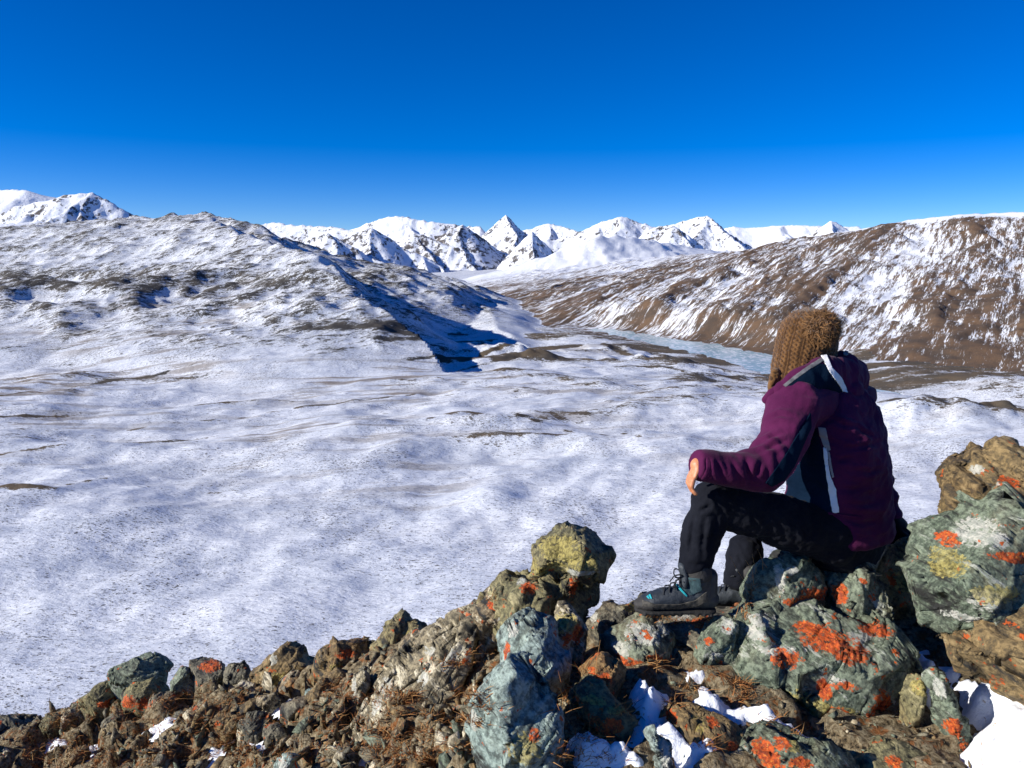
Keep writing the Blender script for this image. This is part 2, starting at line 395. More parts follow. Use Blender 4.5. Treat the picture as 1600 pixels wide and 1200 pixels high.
def mountain(label, u, v, y, ridges, seed, slope=.72, size=None, bare_=.35, base_z=-230, n=125, rough_=1.0, flat=0.0):
    """ridges: (bearing in degrees, 0 = to the right, 90 = away, length m, end height share); spurs branch off each"""
    r = np.random.default_rng(seed)
    S = P(u, v, y); H = S.z - base_z
    slope = slope * 1.65; ridges = [(b, l * (.62 if he < .32 else .85), he) for b, l, he in ridges]
    segs = []
    def walk(x, yy, h, bear, length, hend, depth):
        k = max(3, int(length / (H * .32))); px, py, ph = x, yy, h; bb = bear
        for i in range(k):
            t = (i + 1) / k
            nh = h + (hend - h) * t ** .85 + (r.normal() * .025 * H if i < k - 1 else 0)
            bb = bear + r.normal() * 14
            nx = px + math.cos(R(bb)) * length / k; ny = py + math.sin(R(bb)) * length / k
            segs.append((px, py, ph, nx, ny, nh))
            if depth < 1 or (depth < 2 and i == 0):
                for s in (-1, 1):
                    sb_ = (bb + s * 60) % 360
                    if r.random() < (.25 if (sb_ > 295 or sb_ < 25) else .85):
                        L = length * r.uniform(.28, .5) * (1 - .45 * t) * (.8 if depth else 1)
                        walk(nx, ny, nh - .012 * H, bb + s * r.uniform(48, 78), L, max(0, nh - slope * L * r.uniform(.62, .85)), depth + 1)
            px, py, ph = nx, ny, nh
    for bear, length, he in ridges:
        walk(0, 0, H, bear, length, H * he, 0)
    size = size or H / slope * 1.15 + max(l for _, l, _ in ridges) * .55
    g = np.linspace(-size, size, n); GX, GY = np.meshgrid(g, g)
    q = c3(GX, GY) + seed * 1000
    wX = GX + 28 * fbm(q / 420, 3).reshape(GX.shape) * rough_; wY = GY + 28 * fbm(q / 420 + 50, 3).reshape(GX.shape) * rough_
    h = np.full(GX.shape, -1e9)
    for ax, ay, ah, bx, by, bh in segs:
        dx, dy = bx - ax, by - ay
        t = np.clip(((wX - ax) * dx + (wY - ay) * dy) / (dx * dx + dy * dy + 1e-9), 0, 1)
        d = np.hypot(wX - ax - t * dx, wY - ay - t * dy)
        zz = ah + (bh - ah) * t
        h = np.maximum(h, zz - slope * d * (1 - .16 * np.clip(d / (H / slope), 0, 1)) - flat * 0)
    h = h + (ridged(q / 200, 4).reshape(GX.shape) * .018 * H + fbm(q / 90, 3).reshape(GX.shape) * .012 * H) * rough_ * sstep(0, .2 * H, h) * sstep(0, 120, np.hypot(GX, GY))
    h = np.maximum(h, -60)
    cox = np.stack([GX.ravel(), GY.ravel(), h.ravel()], 1)
    ok = h > -55
    f = grid_faces(n, n); f = f[ok.ravel()[f].any(1)]
    used, inv = np.unique(f, return_inverse=True)
    o = mesh_np('mountain', cox[used], inv.reshape(-1, 4), m_mtn)
    o.location = (S.x, S.y, base_z)
    attr(o, 'bare', (bare_ + .05 + .14 * fbm(q / 500 + 9, 2))[used])
    tag(o, label, kind='structure')
    return o
BIG = [(252, 1500, .1), (170, 1300, .25), (20, 1300, .2), (90, 1300, .3)]
mountain('sharp white peak, tallest of the range, above the valley end', 790, 335, 12500, [(270, 900, .45), (190, 1150, .3), (352, 1300, .3), (100, 900, .5)], 1, .80, bare_=.36)
mountain('small steep pyramid peak with shaded right face below the tallest peak', 829, 361, 10400, [(277, 900, .12), (185, 700, .15), (352, 900, .12), (90, 700, .3)], 2, .80, bare_=.36)
mountain('dark sided pyramid peak left of the tallest peak', 722, 350, 10800, [(292, 1400, .1), (195, 1000, .35), (352, 1500, .15), (100, 900, .4)], 3, .66, bare_=.42)
mountain('low toothed ridge between two dark pyramid peaks', 648, 362, 10600, [(302, 1100, .2), (190, 700, .6), (352, 1200, .35), (90, 700, .4)], 4, .62, bare_=.5)
mountain('dark sided pyramid peak with long right ridge behind the hill', 583, 356, 9600, [(287, 1100, .2), (190, 1100, .55), (352, 1700, .0), (90, 900, .4)], 5, .62, bare_=.42)
mountain('lower pointed peak just above the hill crest', 513, 364, 9000, [(282, 800, .3), (185, 1000, .6), (352, 1300, .15), (90, 900, .4)], 6, .58, bare_=.5)
mountain('broad snow topped massif with a shaded right face', 607, 338, 13500, [(302, 900, .5), (185, 1500, .62), (352, 1900, .78), (90, 900, .5)], 7, .62, bare_=.3)
mountain('white rounded peak at the left end of the far range', 425, 347, 12500, [(282, 900, .5), (185, 1500, .5), (352, 2200, .72), (90, 900, .4)], 8, .55, bare_=.38)
mountain('small white horned peak on the skyline right of the tallest', 858, 349, 14500, [(272, 900, .5), (180, 900, .75), (0, 1300, .7), (90, 900, .5)], 9, .6, bare_=.3)
mountain('broad white dome peak with blue shaded gullies', 971, 338, 13500, [(264, 1100, .4), (190, 1600, .55), (352, 1800, .55), (90, 1100, .5)], 10, .58, bare_=.34)
mountain('jagged grey white peak before the round dome', 1050, 351, 11500, [(287, 1100, .3), (190, 900, .5), (352, 1400, .2), (90, 900, .4)], 11, .66, bare_=.46)
mountain('round topped white dome peak with rocky lower face', 1108, 337, 13000, [(272, 1100, .45), (185, 1100, .75), (352, 1500, .25), (90, 900, .6), (230, 900, .5)], 12, .60, bare_=.38)
mountain('flat snowy ridge low on the skyline', 1225, 352, 15500, [(272, 900, .7), (182, 1500, .9), (352, 1600, .95), (90, 900, .6)], 13, .42, bare_=.12, rough_=.6)
mountain('smooth white cone peak beside the brown hillside', 1297, 344, 12500, [(267, 1000, .4), (190, 1000, .35), (352, 1200, .4), (90, 900, .5)], 14, .58, bare_=.32, rough_=.7)
mountain('white plateau mountain with a steep shaded cirque at far left', 140, 300, 9500, [(287, 1000, .5), (200, 1000, .8), (352, 1300, .42), (90, 900, .6), (250, 800, .6)], 15, .60, bare_=.36)
mountain('smooth white ice cap at the left edge', 12, 296, 10500, [(272, 1300, .6), (185, 1800, .95), (352, 1300, .86), (90, 900, .6)], 16, .40, bare_=.15, rough_=.5)
mountain('low snowy shoulder below the left ice cap', 60, 345, 7000, [(272, 900, .5), (190, 1500, .8), (352, 900, .7), (90, 900, .6)], 17, .34, bare_=.2, rough_=.6)
# ------------------------------------------------------------------ foreground outcrop
CAM_R = Vector((1, 0, 0)); CAM_U = Vector((0, SP, CP)); CAM_F = Vector((0, CP, -SP))
def Q(u, v, d):                  # the point at camera depth d seen at photo position (u, v)
    return ray(u, v) * d
# smooth lie of the ridge the photographer and the sitter are on
ctrl = [(900, 1200, 2.20), (1200, 1200, 2.20), (1600, 1200, 2.15), (1700, 1100, 2.40), (1540, 1120, 2.42), (1300, 1100, 2.52), (1050, 1075, 2.52), (1050, 985, 2.92), (1180, 985, 2.95), (1400, 960, 2.98), (1600, 900, 3.1),
        (950, 985, 3.05), (850, 1010, 3.1), (830, 965, 3.35), (700, 1000, 3.55), (600, 1040, 3.75), (480, 1065, 4.05), (330, 1080, 4.35), (250, 1092, 4.55), (130, 1118, 4.8), (0, 1140, 5.0), (-200, 1190, 5.3),
        (0, 1200, 4.35), (250, 1200, 3.65), (500, 1200, 2.95), (700, 1200, 2.48), (420, 1120, 3.75), (600, 1100, 3.25), (200, 1140, 4.3), (-300, 1300, 4.0), (300, 1500, 2.7), (800, 1700, 1.55), (1400, 1700, 1.5)]
cp_ = [Q(*c) for c in ctrl]
cpts = [(p.x, p.y, p.z) for p in cp_]
for (u, v, d) in [(1600, 900, 3.1), (1300, 930, 3.05), (1050, 960, 3.1), (830, 950, 3.4), (600, 1030, 3.8), (330, 1070, 4.4), (0, 1130, 5.05), (-250, 1180, 5.4)]:
    p = Q(u, v, d); cpts.append((p.x - .15, p.y + .9, p.z - .75)); cpts.append((p.x - .5, p.y + 2.6, p.z - 3.2))
cpts = np.array(cpts)
def rbf_fit(c):
    n = len(c); d = np.hypot(c[:, None, 0] - c[None, :, 0], c[:, None, 1] - c[None, :, 1])
    K = np.where(d > 0, d * d * np.log(d + 1e-12), 0) + np.eye(n) * .02
    Pm = np.c_[np.ones(n), c[:, :2]]
    A = np.block([[K, Pm], [Pm.T, np.zeros((3, 3))]])
    return np.linalg.solve(A, np.r_[c[:, 2], 0, 0, 0])
gw = rbf_fit(cpts)
def gz(x, y):
    x = np.asarray(x, float); y = np.asarray(y, float)
    out = gw[-3] + gw[-2] * x + gw[-1] * y
    for (cx, cy, _), k in zip(cpts, gw[:-3]):
        d2 = (x - cx) ** 2 + (y - cy) ** 2
        out = out + k * .5 * d2 * np.log(d2 + 1e-12)
    return out
def ground_hit(u, v):            # where the sight line meets the smooth ground
    r = ray(u, v); d = 1.3
    while d < 9:
        p = r * d
        if p.z < gz(p.x, p.y): break
        d += .02
    return r * d

def ground_hits(us, vs_):
    us = np.asarray(us, float); vs_ = np.asarray(vs_, float)
    rx = (us - 800) / F; b_ = (600 - vs_) / F; ry = CP + SP * b_; rz = -SP + CP * b_
    d = np.full(us.shape, 1.3); live = np.ones(us.shape, bool)
    for k in range(260):
        i = np.nonzero(live)[0]
        if not len(i): break
        below = rz[i] * d[i] < gz(rx[i] * d[i], ry[i] * d[i])
        live[i[below]] = False; d[i[~below]] += .03
        live &= d < 9
    return np.stack([rx * d, ry * d, rz * d], 1)
# strata of the schist dip to the right and stand steep
STR = Vector((.62, -.25, -.55)).normalized()
def strata_basis(s):
    s = Vector(s).normalized(); t1 = s.cross(Vector((0, 1, 0))).normalized(); t2 = s.cross(t1)
    return np.array([s, t1, t2])

def rock_mat(name, a, b, vein, vein_amt=.5, rot=(0, R(42), R(15)), stain=(.20, .11, .04), stain_amt=.5, dark=(.022, .022, .02)):
    m = NT(name)
    oi = m.add('ShaderNodeObjectInfo')
    off = m.add('ShaderNodeVectorMath', operation='ADD'); tc = m.add('ShaderNodeTexCoord')
    m.l.new(tc.outputs['Object'], off.inputs[0]); sc_ = m.math('MULTIPLY', oi.outputs['Random'], 37.0); m.l.new(sc_, off.inputs[1])
    v = off.outputs[0]
    mp = m.add('ShaderNodeMapping'); m.l.new(v, mp.inputs['Vector']); mp.vector_type = 'TEXTURE'; mp.inputs['Rotation'].default_value = rot; mp.inputs['Scale'].default_value = (1, 1, .26)
    fol = mp.outputs[0]
    big = m.noise(v, 3.5, 5, .6, .3); mid = m.noise(fol, 4.0, 7, .66, .12); fine = m.noise(v, 48, 6, .68); fl2 = m.noise(fol, 13, 7, .72, .2)
    col = m.mix(m.step(big, .36, .64), a, b)
    col = m.mix(m.math('MULTIPLY', m.step(m.noise(v, 2.1, 4, .6, .4), .5, .66), stain_amt), col, stain)
    col = m.mix(m.math('MULTIPLY', m.step(fine, .44, .66), .55), col, tuple(min(1, k * 1.9 + .02) for k in b))
    col = m.mix(m.math('MULTIPLY', m.step(fine, .53, .36), .6), col, dark)
    col = m.mix(m.step(m.math('ADD', mid, m.math('MULTIPLY', m.math('SUBTRACT', fl2, .5), .5)), .46, .33), col, dark)
    vm = m.math('MULTIPLY', m.step(m.math('ADD', fl2, m.math('MULTIPLY', m.math('SUBTRACT', mid, .5), .8)), .62 - .06 * vein_amt, .74 - .06 * vein_amt), min(1, .45 + .5 * vein_amt))
    col = m.mix(vm, col, vein)
    # patches painted where the boulder carries them
    nz = m.noise(fol, 11, 6, .72, .6); nz2 = m.noise(v, 85, 3, .65)
    brk = m.math('ADD', m.math('MULTIPLY', m.math('SUBTRACT', nz, .5), 2.6), m.math('MULTIPLY', m.math('SUBTRACT', nz2, .5), 2.4))
    def patch(at): return m.step(m.math('ADD', m.math('MULTIPLY', m.math('POWER', m.attr(at), .8), m.math('ADD', brk, 1.0)), 0.0), .47, .66)
    col = m.mix(m.math('MULTIPLY', patch('pale'), .8), col, m.mix(m.step(fine, .4, .6), (.60, .58, .50), (.34, .35, .30)))
    col = m.mix(m.math('MULTIPLY', patch('yellow'), .72), col, m.mix(m.step(nz2, .38, .62), (.15, .12, .030), (.46, .38, .11)))
    lic = m.mix(m.step(nz2, .35, .65), (.24, .028, .006), (.60, .095, .010)); lic = m.mix(m.step(m.noise(v, 140, 3, .6), .56, .66), lic, (.60, .20, .03)); lic = m.mix(m.step(fine, .42, .34), lic, (.05, .02, .012))
    col = m.mix(m.math('MULTIPLY', patch('orange'), .94), col, lic)
    sp = m.step(m.math('ADD', m.noise(v, 17, 4, .7), m.math('MULTIPLY', big, .2)), .735, .765)       # scattered orange specks
    col = m.mix(sp, col, (.45, .085, .012))
    h = m.math('ADD', m.math('MULTIPLY', fl2, 1.1), m.math('MULTIPLY', fine, .55)); h = m.math('ADD', h, m.math('MULTIPLY', mid, 1.4))
    h = m.math('ADD', h, m.math('MULTIPLY', m.noise(v, 130, 3, .6), .25))
    return m.out(col, m.math('ADD', m.math('MULTIPLY', fine, .25), .62), m.bump(h, .75, .016), .35)
RM = {
    'green': rock_mat('green_schist', (0.070, 0.096, 0.062), (0.164, 0.190, 0.132), (.48, .49, .41), .6, stain_amt=.35),
    'teal': rock_mat('grey_green_schist', (0.124, 0.174, 0.158), (0.248, 0.304, 0.265), (.46, .50, .44), .3, stain_amt=.15),
    'brown': rock_mat('rusty_schist', (0.116, 0.076, 0.032), (0.202, 0.139, 0.059), (.42, .34, .19), .5, stain=(.21, .09, .02), stain_amt=.6),
    'dark': rock_mat('dark_schist', (0.077, 0.073, 0.054), (0.160, 0.143, 0.095), (.36, .32, .21), .5, stain_amt=.45),
    'pale': rock_mat('cream_streaked_schist', (0.122, 0.100, 0.059), (0.262, 0.218, 0.134), (.62, .55, .39), 1.7, stain_amt=.5),
    'olive': rock_mat('olive_schist', (0.087, 0.081, 0.043), (0.185, 0.163, 0.076), (.44, .38, .20), .6, stain_amt=.4),
}
_ico = {}
def ico(n):
    if n not in _ico:
        bm = bmesh.new(); bmesh.ops.create_icosphere(bm, subdivisions=n, radius=1)
        c = np.array([v.co[:] for v in bm.verts]); f = np.array([[v.index for v in fc.verts] for fc in bm.faces]); bm.free()
        _ico[n] = (c, f)
    return _ico[n]
def vnormals(c, f):
    fn = np.cross(c[f[:, 1]] - c[f[:, 0]], c[f[:, 2]] - c[f[:, 0]])
    n = np.stack([sum(np.bincount(f[:, k], fn[:, a], len(c)) for k in range(3)) for a in range(3)], 1)
    return n / (np.linalg.norm(n, axis=1)[:, None] + 1e-12)
def facets(Lm, p, n, r, tilt, step):
    """broken faces: each cell of a random mosaic gets its own tilted plane"""
    idx = r.choice(len(p), n, replace=False); S = Lm[idx].astype(np.float32); S = S + r.normal(size=S.shape).astype(np.float32) * .02
    best = np.empty(len(p), np.int32); s2 = (S * S).sum(1)
    for a in range(0, len(p), 40000):
        blk = Lm[a:a + 40000].astype(np.float32); best[a:a + 40000] = (s2[None] - 2 * blk @ S.T).argmin(1)
    g = r.normal(size=(n, 3)) * tilt; h = r.normal(size=n) * step
    return ((p - p[idx][best]) * g[best]).sum(1) + h[best]
def facetize(w, f, Lm, n, r, k):
    """flatten each cell of a random mosaic on to its own mean plane: cleaved, hard edged faces"""
    idx = r.choice(len(w), n, replace=False); S = Lm[idx].astype(np.float32); best = np.empty(len(w), np.int32); s2 = (S * S).sum(1)
    for a in range(0, len(w), 40000):
        blk = Lm[a:a + 40000].astype(np.float32); best[a:a + 40000] = (s2[None] - 2 * blk @ S.T).argmin(1)
    nv = vnormals(w, f); cnt = np.maximum(np.bincount(best, minlength=n), 1)
    N_ = np.stack([np.bincount(best, nv[:, a], n) for a in range(3)], 1); N_ /= np.linalg.norm(N_, axis=1)[:, None] + 1e-9
    C_ = np.stack([np.bincount(best, w[:, a], n) / cnt for a in range(3)], 1)
    return w - N_[best] * (k * ((w - C_[best]) * N_[best]).sum(1))[:, None]
def lobe(out, d, t, n, seed, lean=.0, box=2.7, cuts=12, strata=STR, amp=1.0, layer=1.0, yaw=.3):
    """one lump of rock: the outline is its largest cross-section, at camera depth d, half thickness t metres"""
    r = np.random.default_rng(seed)
    o = np.array(out, float); c0 = (o.max(0) + o.min(0)) / 2 * .5 + o.mean(0) * .5
    size_ = math.sqrt(np.ptp(o[:, 0]) * np.ptp(o[:, 1])) * d / F
    n = 7 if size_ > .42 else 6 if size_ > .13 else 5
    c, f = ico(n)
    th = np.arctan2(c[:, 1], c[:, 0])
    T = np.linspace(-math.pi, math.pi, 361); Rr = np.zeros(361)
    for k, t_ in enumerate(T):
        dx, dy = math.cos(t_), -math.sin(t_); best = 0
        for i in range(len(o)):
            ax, ay = o[i] - c0; bx, by = o[(i + 1) % len(o)] - c0
            ex, ey = bx - ax, by - ay; den = dx * ey - dy * ex
            if abs(den) < 1e-9: continue
            s = (ax * ey - ay * ex) / den; q = (ax * dy - ay * dx) / den
            if s > 0 and -1e-6 <= q <= 1 + 1e-6: best = max(best, s)
        Rr[k] = best
    ker = np.hanning(9); ker /= ker.sum(); Rr = np.convolve(np.r_[Rr[-9:-1], Rr, Rr[1:9]], ker, 'same')[8:-8]
    rad = 1.0 * np.interp(th, T, Rr) * d / F
    rho = np.hypot(c[:, 0], c[:, 1]); den = (rho ** box + np.abs(c[:, 2]) ** box) ** (1 / box)
    x = rad * rho / den * np.cos(th); y = rad * rho / den * np.sin(th); z = t * c[:, 2] / den
    z = z - lean * y + yaw * x
    p = np.stack([x, y, z], 1)
    sc = float(np.sqrt(np.ptp(x) * np.ptp(y)))
    for k in range(int(cuts * 1.8)):          # cleaved faces
        nn = r.normal(size=3); nn[2] = abs(nn[2]) * 1.1; nn /= np.linalg.norm(nn)
        pr = p @ nn; off = pr.max() * (r.uniform(.52, .74) if k < 9 and nn[2] > .3 else r.uniform(.70, .94))
        if abs(nn[2]) < .5: off = pr.max() * r.uniform(.86, .98)
        p = p - np.outer(np.clip(pr - off, 0, None) * .97, nn)
    M = np.array([CAM_R, CAM_U, -CAM_F])
    w = p @ M
    B = strata_basis(strata) 
    s0 = seed * 3.7
    nv = vnormals(w, f)
    # many small cleaved faces, each only takes material away
    idx = r.choice(len(w), 45, replace=False)
    for k in idx:
        nn = nv[k] + r.normal(size=3) * .2; nn /= np.linalg.norm(nn)
        off = w[k] @ nn + sc * r.uniform(-.006, .03)
        near = np.exp(-(((w - w[k]) ** 2).sum(1) / (sc * r.uniform(.22, .5)) ** 2) ** 2)
        w = w - np.outer(np.clip(w @ nn - off, 0, .05 * sc) * near, nn)
    # layers of the schist: every layer stands a little prouder or deeper than the next
    wob = np.stack([fbm(w * 2.4 / max(.4, sc) + s0 + k * 7, 3, .45) for k in range(3)], 1) * .028 * sc
    Lw = (w + wob) @ B.T
    def layers(fq, along):
        x = Lw[:, 0] * fq; i = np.floor(x).astype(int); fr = x - i
        hsh = lambda i, k: (np.sin(i * 127.1 + k * 311.7 + s0) * 43758.5453) % 1.0
        br = np.floor(Lw[:, 1] * along + hsh(i, 1) * 9 + .35 * pn(Lw * 9 + s0)).astype(int)        # layers break along their length
        h0 = hsh(i * 7 + br * 3, 2) - .5
        return h0 + (hsh(i * 5 + br, 3) - .5) * (fr - .5) * 1.3
    nv = vnormals(w, f)
    big_n = 20 if size_ > .6 else 13 if size_ > .13 else 10
    w = facetize(w, f, Lw * np.array([1.7, 1, 1]), big_n, r, .95)
    nv = vnormals(w, f)
    w = w + nv * (np.clip(layers(9 / layer / max(.45, sc), 2.6 / max(.45, sc)) * .085, -.05, .03) * sc ** .8 * amp)[:, None]
    w = w + nv * (layers(30 / layer, 7) * .013 * amp * min(1, .4 + sc))[:, None]
    w = w + nv * (fbm(w * 3 / max(.4, sc) + s0, 3) * .006 * sc)[:, None]
    w = facetize(w, f, Lw * np.array([2.0, 1, 1]), big_n * 7, r, .72)
    nv = vnormals(w, f)
    thin = ridged(Lw * np.array([42, 6, 6]) / layer + s0, 4, .6)
    w = w + nv * (thin * .0022 * amp + ridged(w * 30 + s0, 3, .55) * .0012)[:, None]
    return w + np.array(Q(c0[0], c0[1], d)), f
rocks = []
def rock(label, lobes, style, spots=(), name='rock', cat='rock', group=None, seed=None):
    cs, fs, n0 = [], [], 0
    for L in lobes:
        c, f = lobe(**L); cs.append(c); fs.append(f + n0); n0 += len(c)
    c = np.concatenate(cs); f = np.concatenate(fs)
    # root the stone in the ground: draw its foot down to the soil all round
    zlo, zhi = c[:, 2].min(), c[:, 2].max(); zm = zlo + .45 * (zhi - zlo)
    cx, cy = c[:, 0].mean(), c[:, 1].mean(); ex, ey = np.ptp(c[:, 0]) * .3, np.ptp(c[:, 1]) * .3
    gmin = min(float(gz(cx + a, cy + b)) for a in (-ex, 0, ex) for b in (-ey, 0, ey)) - .10
    if len(lobes) == 1 and zlo > gmin and not label.startswith(('rusty brown layered', 'green rock with', 'flat brown', 'huge green', 'thin upright')):
        c[:, 2] -= np.clip((zm - c[:, 2]) / (zm - zlo), 0, 1) * min(zlo - gmin, .6)
    org = np.array([(c[:, 0].min() + c[:, 0].max()) / 2, (c[:, 1].min() + c[:, 1].max()) / 2, c[:, 2].min()])
    o = mesh_np(name, c - org, f, RM[style]); o.location = org
    A = {k: np.zeros(len(c)) for k in ('orange', 'pale', 'yellow')}
    if spots:
        bv = BVHTree.FromPolygons(c.tolist(), f.tolist())
        for kind, u, v, ru, rv in spots:
            rr_ = ray(u, v); hit = bv.ray_cast(Vector((0, 0, 0)), rr_.normalized())
            if hit[0] is None: continue
            h = hit[0]; d = h.dot(CAM_F)
            ru *= 1.25; rv *= 1.25; dx = (c[:, 0] - h.x) / (ru * d / F); q = c - np.array(h); up = q @ np.array(CAM_U) / (rv * d / F); dz = (q @ np.array(CAM_F)) / (1.6 * max(ru, rv) * d / F)
            A[kind] = np.maximum(A[kind], np.clip(1.3 - np.sqrt(dx ** 2 + up ** 2 + dz ** 2), 0, 1))
    for k in A: attr(o, k, A[k])
    tag(o, label, cat, group)
    rocks.append(o)
    return o
def L(out, d, t, n=6, seed=1, **kw): return dict(out=out, d=d, t=t, n=n, seed=seed, **kw)
OR, PA, YE = 'orange', 'pale', 'yellow'
VERT = (.85, -.2, -.25); FLAT = (.25, -.3, .9); STEEP = (.75, -.2, -.6)
# the big ones round the sitter
rock('tall knob of rock with a yellow lichen crown, standing alone on the ridge edge', [
    L([(802, 908), (816, 884), (838, 863), (856, 839), (880, 825), (907, 826), (926, 837), (942, 854), (952, 882), (950, 906), (934, 928), (900, 936), (866, 932), (840, 925), (818, 918), (805, 916)], 3.22, .20, 6, 9, box=2.4, cuts=8, strata=VERT),
    L([(765, 945), (795, 905), (845, 885), (895, 882), (935, 890), (952, 915), (950, 945), (940, 972), (928, 1010), (880, 1025), (820, 1025), (775, 1015), (748, 990)], 3.20, .16, 6, 8, cuts=7, strata=VERT, amp=1.3, lean=.15),
    L([(728, 980), (756, 938), (794, 905), (836, 890), (868, 915), (866, 985), (800, 1020), (738, 1010)], 3.16, .14, 6, 15, cuts=8, strata=VERT, amp=1.3, lean=.3)], 'olive',
    [(YE, 875, 856, 34, 16), (YE, 835, 885, 24, 12), (YE, 910, 878, 30, 12), (YE, 870, 885, 20, 8), (PA, 900, 896, 40, 4), (OR, 897, 915, 7, 18), (OR, 825, 920, 12, 8), (PA, 815, 905, 8, 12)])
rock('green rock with an orange lichen band that the person sits on', [
    L([(1160, 985), (1172, 945), (1188, 912), (1206, 884), (1226, 868), (1262, 868), (1300, 884), (1308, 930), (1300, 985), (1230, 1000)], 2.80, .20, 6, 11, lean=.35, strata=STEEP),
    L([(1290, 985), (1296, 910), (1308, 888), (1360, 884), (1384, 890), (1392, 940), (1390, 1000), (1330, 1005)], 2.84, .17, 6, 12, lean=.1, strata=VERT, amp=1.3)], 'green',
    [(OR, 1275, 930, 30, 12), (OR, 1245, 938, 22, 6), (OR, 1312, 925, 10, 16), (OR, 1348, 908, 6, 5), (PA, 1218, 905, 7, 22), (PA, 1238, 892, 8, 8)])
rock('largest green slab, slashed with orange lichen, in front of the seat rock', [
    L([(1124, 1058), (1130, 1015), (1158, 980), (1200, 958), (1262, 968), (1330, 968), (1396, 962), (1418, 1000), (1412, 1058), (1428, 1110), (1424, 1165), (1370, 1182), (1300, 1172), (1258, 1148), (1208, 1128), (1168, 1104)], 2.60, .30, 7, 21, lean=.7, yaw=.35, strata=STEEP, cuts=16, box=2.5)], 'green',
    [(OR, 1228, 1030, 24, 13), (OR, 1300, 1005, 40, 14), (OR, 1272, 985, 26, 8), (OR, 1330, 1022, 30, 12), (OR, 1365, 980, 24, 9), (OR, 1372, 1110, 22, 36), (OR, 1348, 1140, 26, 22), (OR, 1320, 1072, 20, 7), (OR, 1285, 1075, 9, 16), (OR, 1400, 1150, 12, 20), (OR, 1310, 1115, 14, 10),
     (PA, 1195, 968, 24, 8), (PA, 1180, 990, 20, 8), (PA, 1345, 995, 22, 6), (PA, 1220, 1015, 40, 5), (PA, 1300, 1062, 22, 6), (YE, 1230, 1090, 60, 14), (YE, 1270, 1110, 60, 12)])
rock('huge green boulder at the right edge with a white veined top', [
    L([(1458, 872), (1474, 838), (1500, 822), (1545, 812), (1605, 810), (1690, 815), (1720, 990), (1660, 1085), (1600, 1092), (1552, 1062), (1515, 1045), (1485, 1010), (1466, 975), (1458, 920)], 2.38, .26, 7, 31, lean=.40, strata=STEEP, cuts=16, box=2.5)], 'green',
    [(OR, 1480, 842, 14, 12), (OR, 1575, 868, 30, 6), (OR, 1592, 875, 20, 6), (PA, 1530, 832, 30, 22), (PA, 1555, 845, 20, 14), (PA, 1545, 940, 26, 16), (PA, 1510, 965, 30, 8), (YE, 1480, 880, 20, 26), (YE, 1560, 930, 40, 14)])
rock('rusty brown layered rock topping the outcrop at the right edge', [
    L([(1505, 765), (1510, 745), (1518, 724), (1540, 718), (1548, 704), (1566, 695), (1594, 702), (1622, 716), (1690, 765), (1690, 850), (1512, 850), (1506, 805)], 2.50, .22, 6, 41, lean=.2, strata=(.5, -.3, .8), amp=1.3)], 'brown',
    [(OR, 1575, 755, 14, 10), (OR, 1555, 772, 10, 5), (OR, 1548, 808, 9, 6), (OR, 1590, 790, 10, 10), (PA, 1525, 733, 9, 7), (PA, 1560, 755, 4, 4)])
rock('flat brown underside block below the huge green boulder at right', [
    L([(1490, 1010), (1530, 985), (1590, 960), (1660, 960), (1690, 1060), (1640, 1100), (1590, 1096), (1540, 1072), (1500, 1050)], 2.27, .15, 6, 44, lean=-.2, strata=(.5, -.2, .8))], 'brown', [])
rock('smooth grey green pointed boulder at the bottom edge, largest of the lower rocks', [
    L([(718, 1215), (728, 1152), (744, 1106), (774, 1066), (806, 1054), (836, 1064), (852, 1092), (872, 1124), (884, 1165), (890, 1250), (730, 1260)], 2.20, .18, 6, 51, lean=.55, yaw=.55, strata=STEEP, cuts=12)], 'teal',
    [(OR, 835, 1148, 9, 10), (OR, 722, 1160, 8, 10), (YE, 820, 1170, 24, 22), (PA, 740, 1120, 8, 22)])
rock('grey green boulder with one red lichen spot behind the pointed boulder', [
    L([(782, 1066), (788, 1005), (798, 976), (824, 964), (852, 976), (868, 1002), (884, 1042), (896, 1090), (850, 1092), (800, 1078)], 2.62, .16, 6, 61, lean=.45, yaw=.5, strata=STEEP)], 'teal',
    [(OR, 822, 1046, 11, 14), (OR, 792, 1020, 5, 16), (PA, 800, 985, 10, 10)])
rock('small spiky rock with red lichen streaks beside the tall knob', [
    L([(846, 1004), (858, 976), (878, 962), (884, 952), (900, 958), (912, 950), (918, 1000), (912, 1028), (892, 1042), (864, 1036)], 2.80, .09, 6, 71, strata=VERT, amp=1.4, lean=.15)], 'pale',
    [(OR, 886, 1000, 7, 12), (OR, 902, 990, 9, 14), (OR, 852, 992, 6, 8), (YE, 882, 975, 20, 14)])
rock('white crusted rock below the front boot', [
    L([(940, 1030), (956, 1002), (984, 984), (1012, 968), (1042, 968), (1066, 984), (1072, 1012), (1060, 1044), (1020, 1052), (980, 1050), (950, 1044)], 2.74, .13, 6, 81, lean=.4, strata=STEEP)], 'green',
    [(PA, 1005, 990, 26, 12), (PA, 1038, 978, 16, 10), (PA, 968, 1015, 16, 9), (OR, 985, 1038, 30, 8), (OR, 1000, 1050, 14, 10), (OR, 1060, 1010, 6, 5), (OR, 1020, 1028, 12, 5)])
rock('dark slanting rock left of the boots', [
    L([(918, 1000), (926, 962), (958, 952), (988, 942), (1006, 948), (1022, 972), (1000, 1010), (950, 1022), (928, 1016)], 3.0, .13, 6, 91, lean=.2, strata=(.5, -.2, .8))], 'dark', [(PA, 930, 965, 8, 8), (YE, 985, 950, 12, 5)])
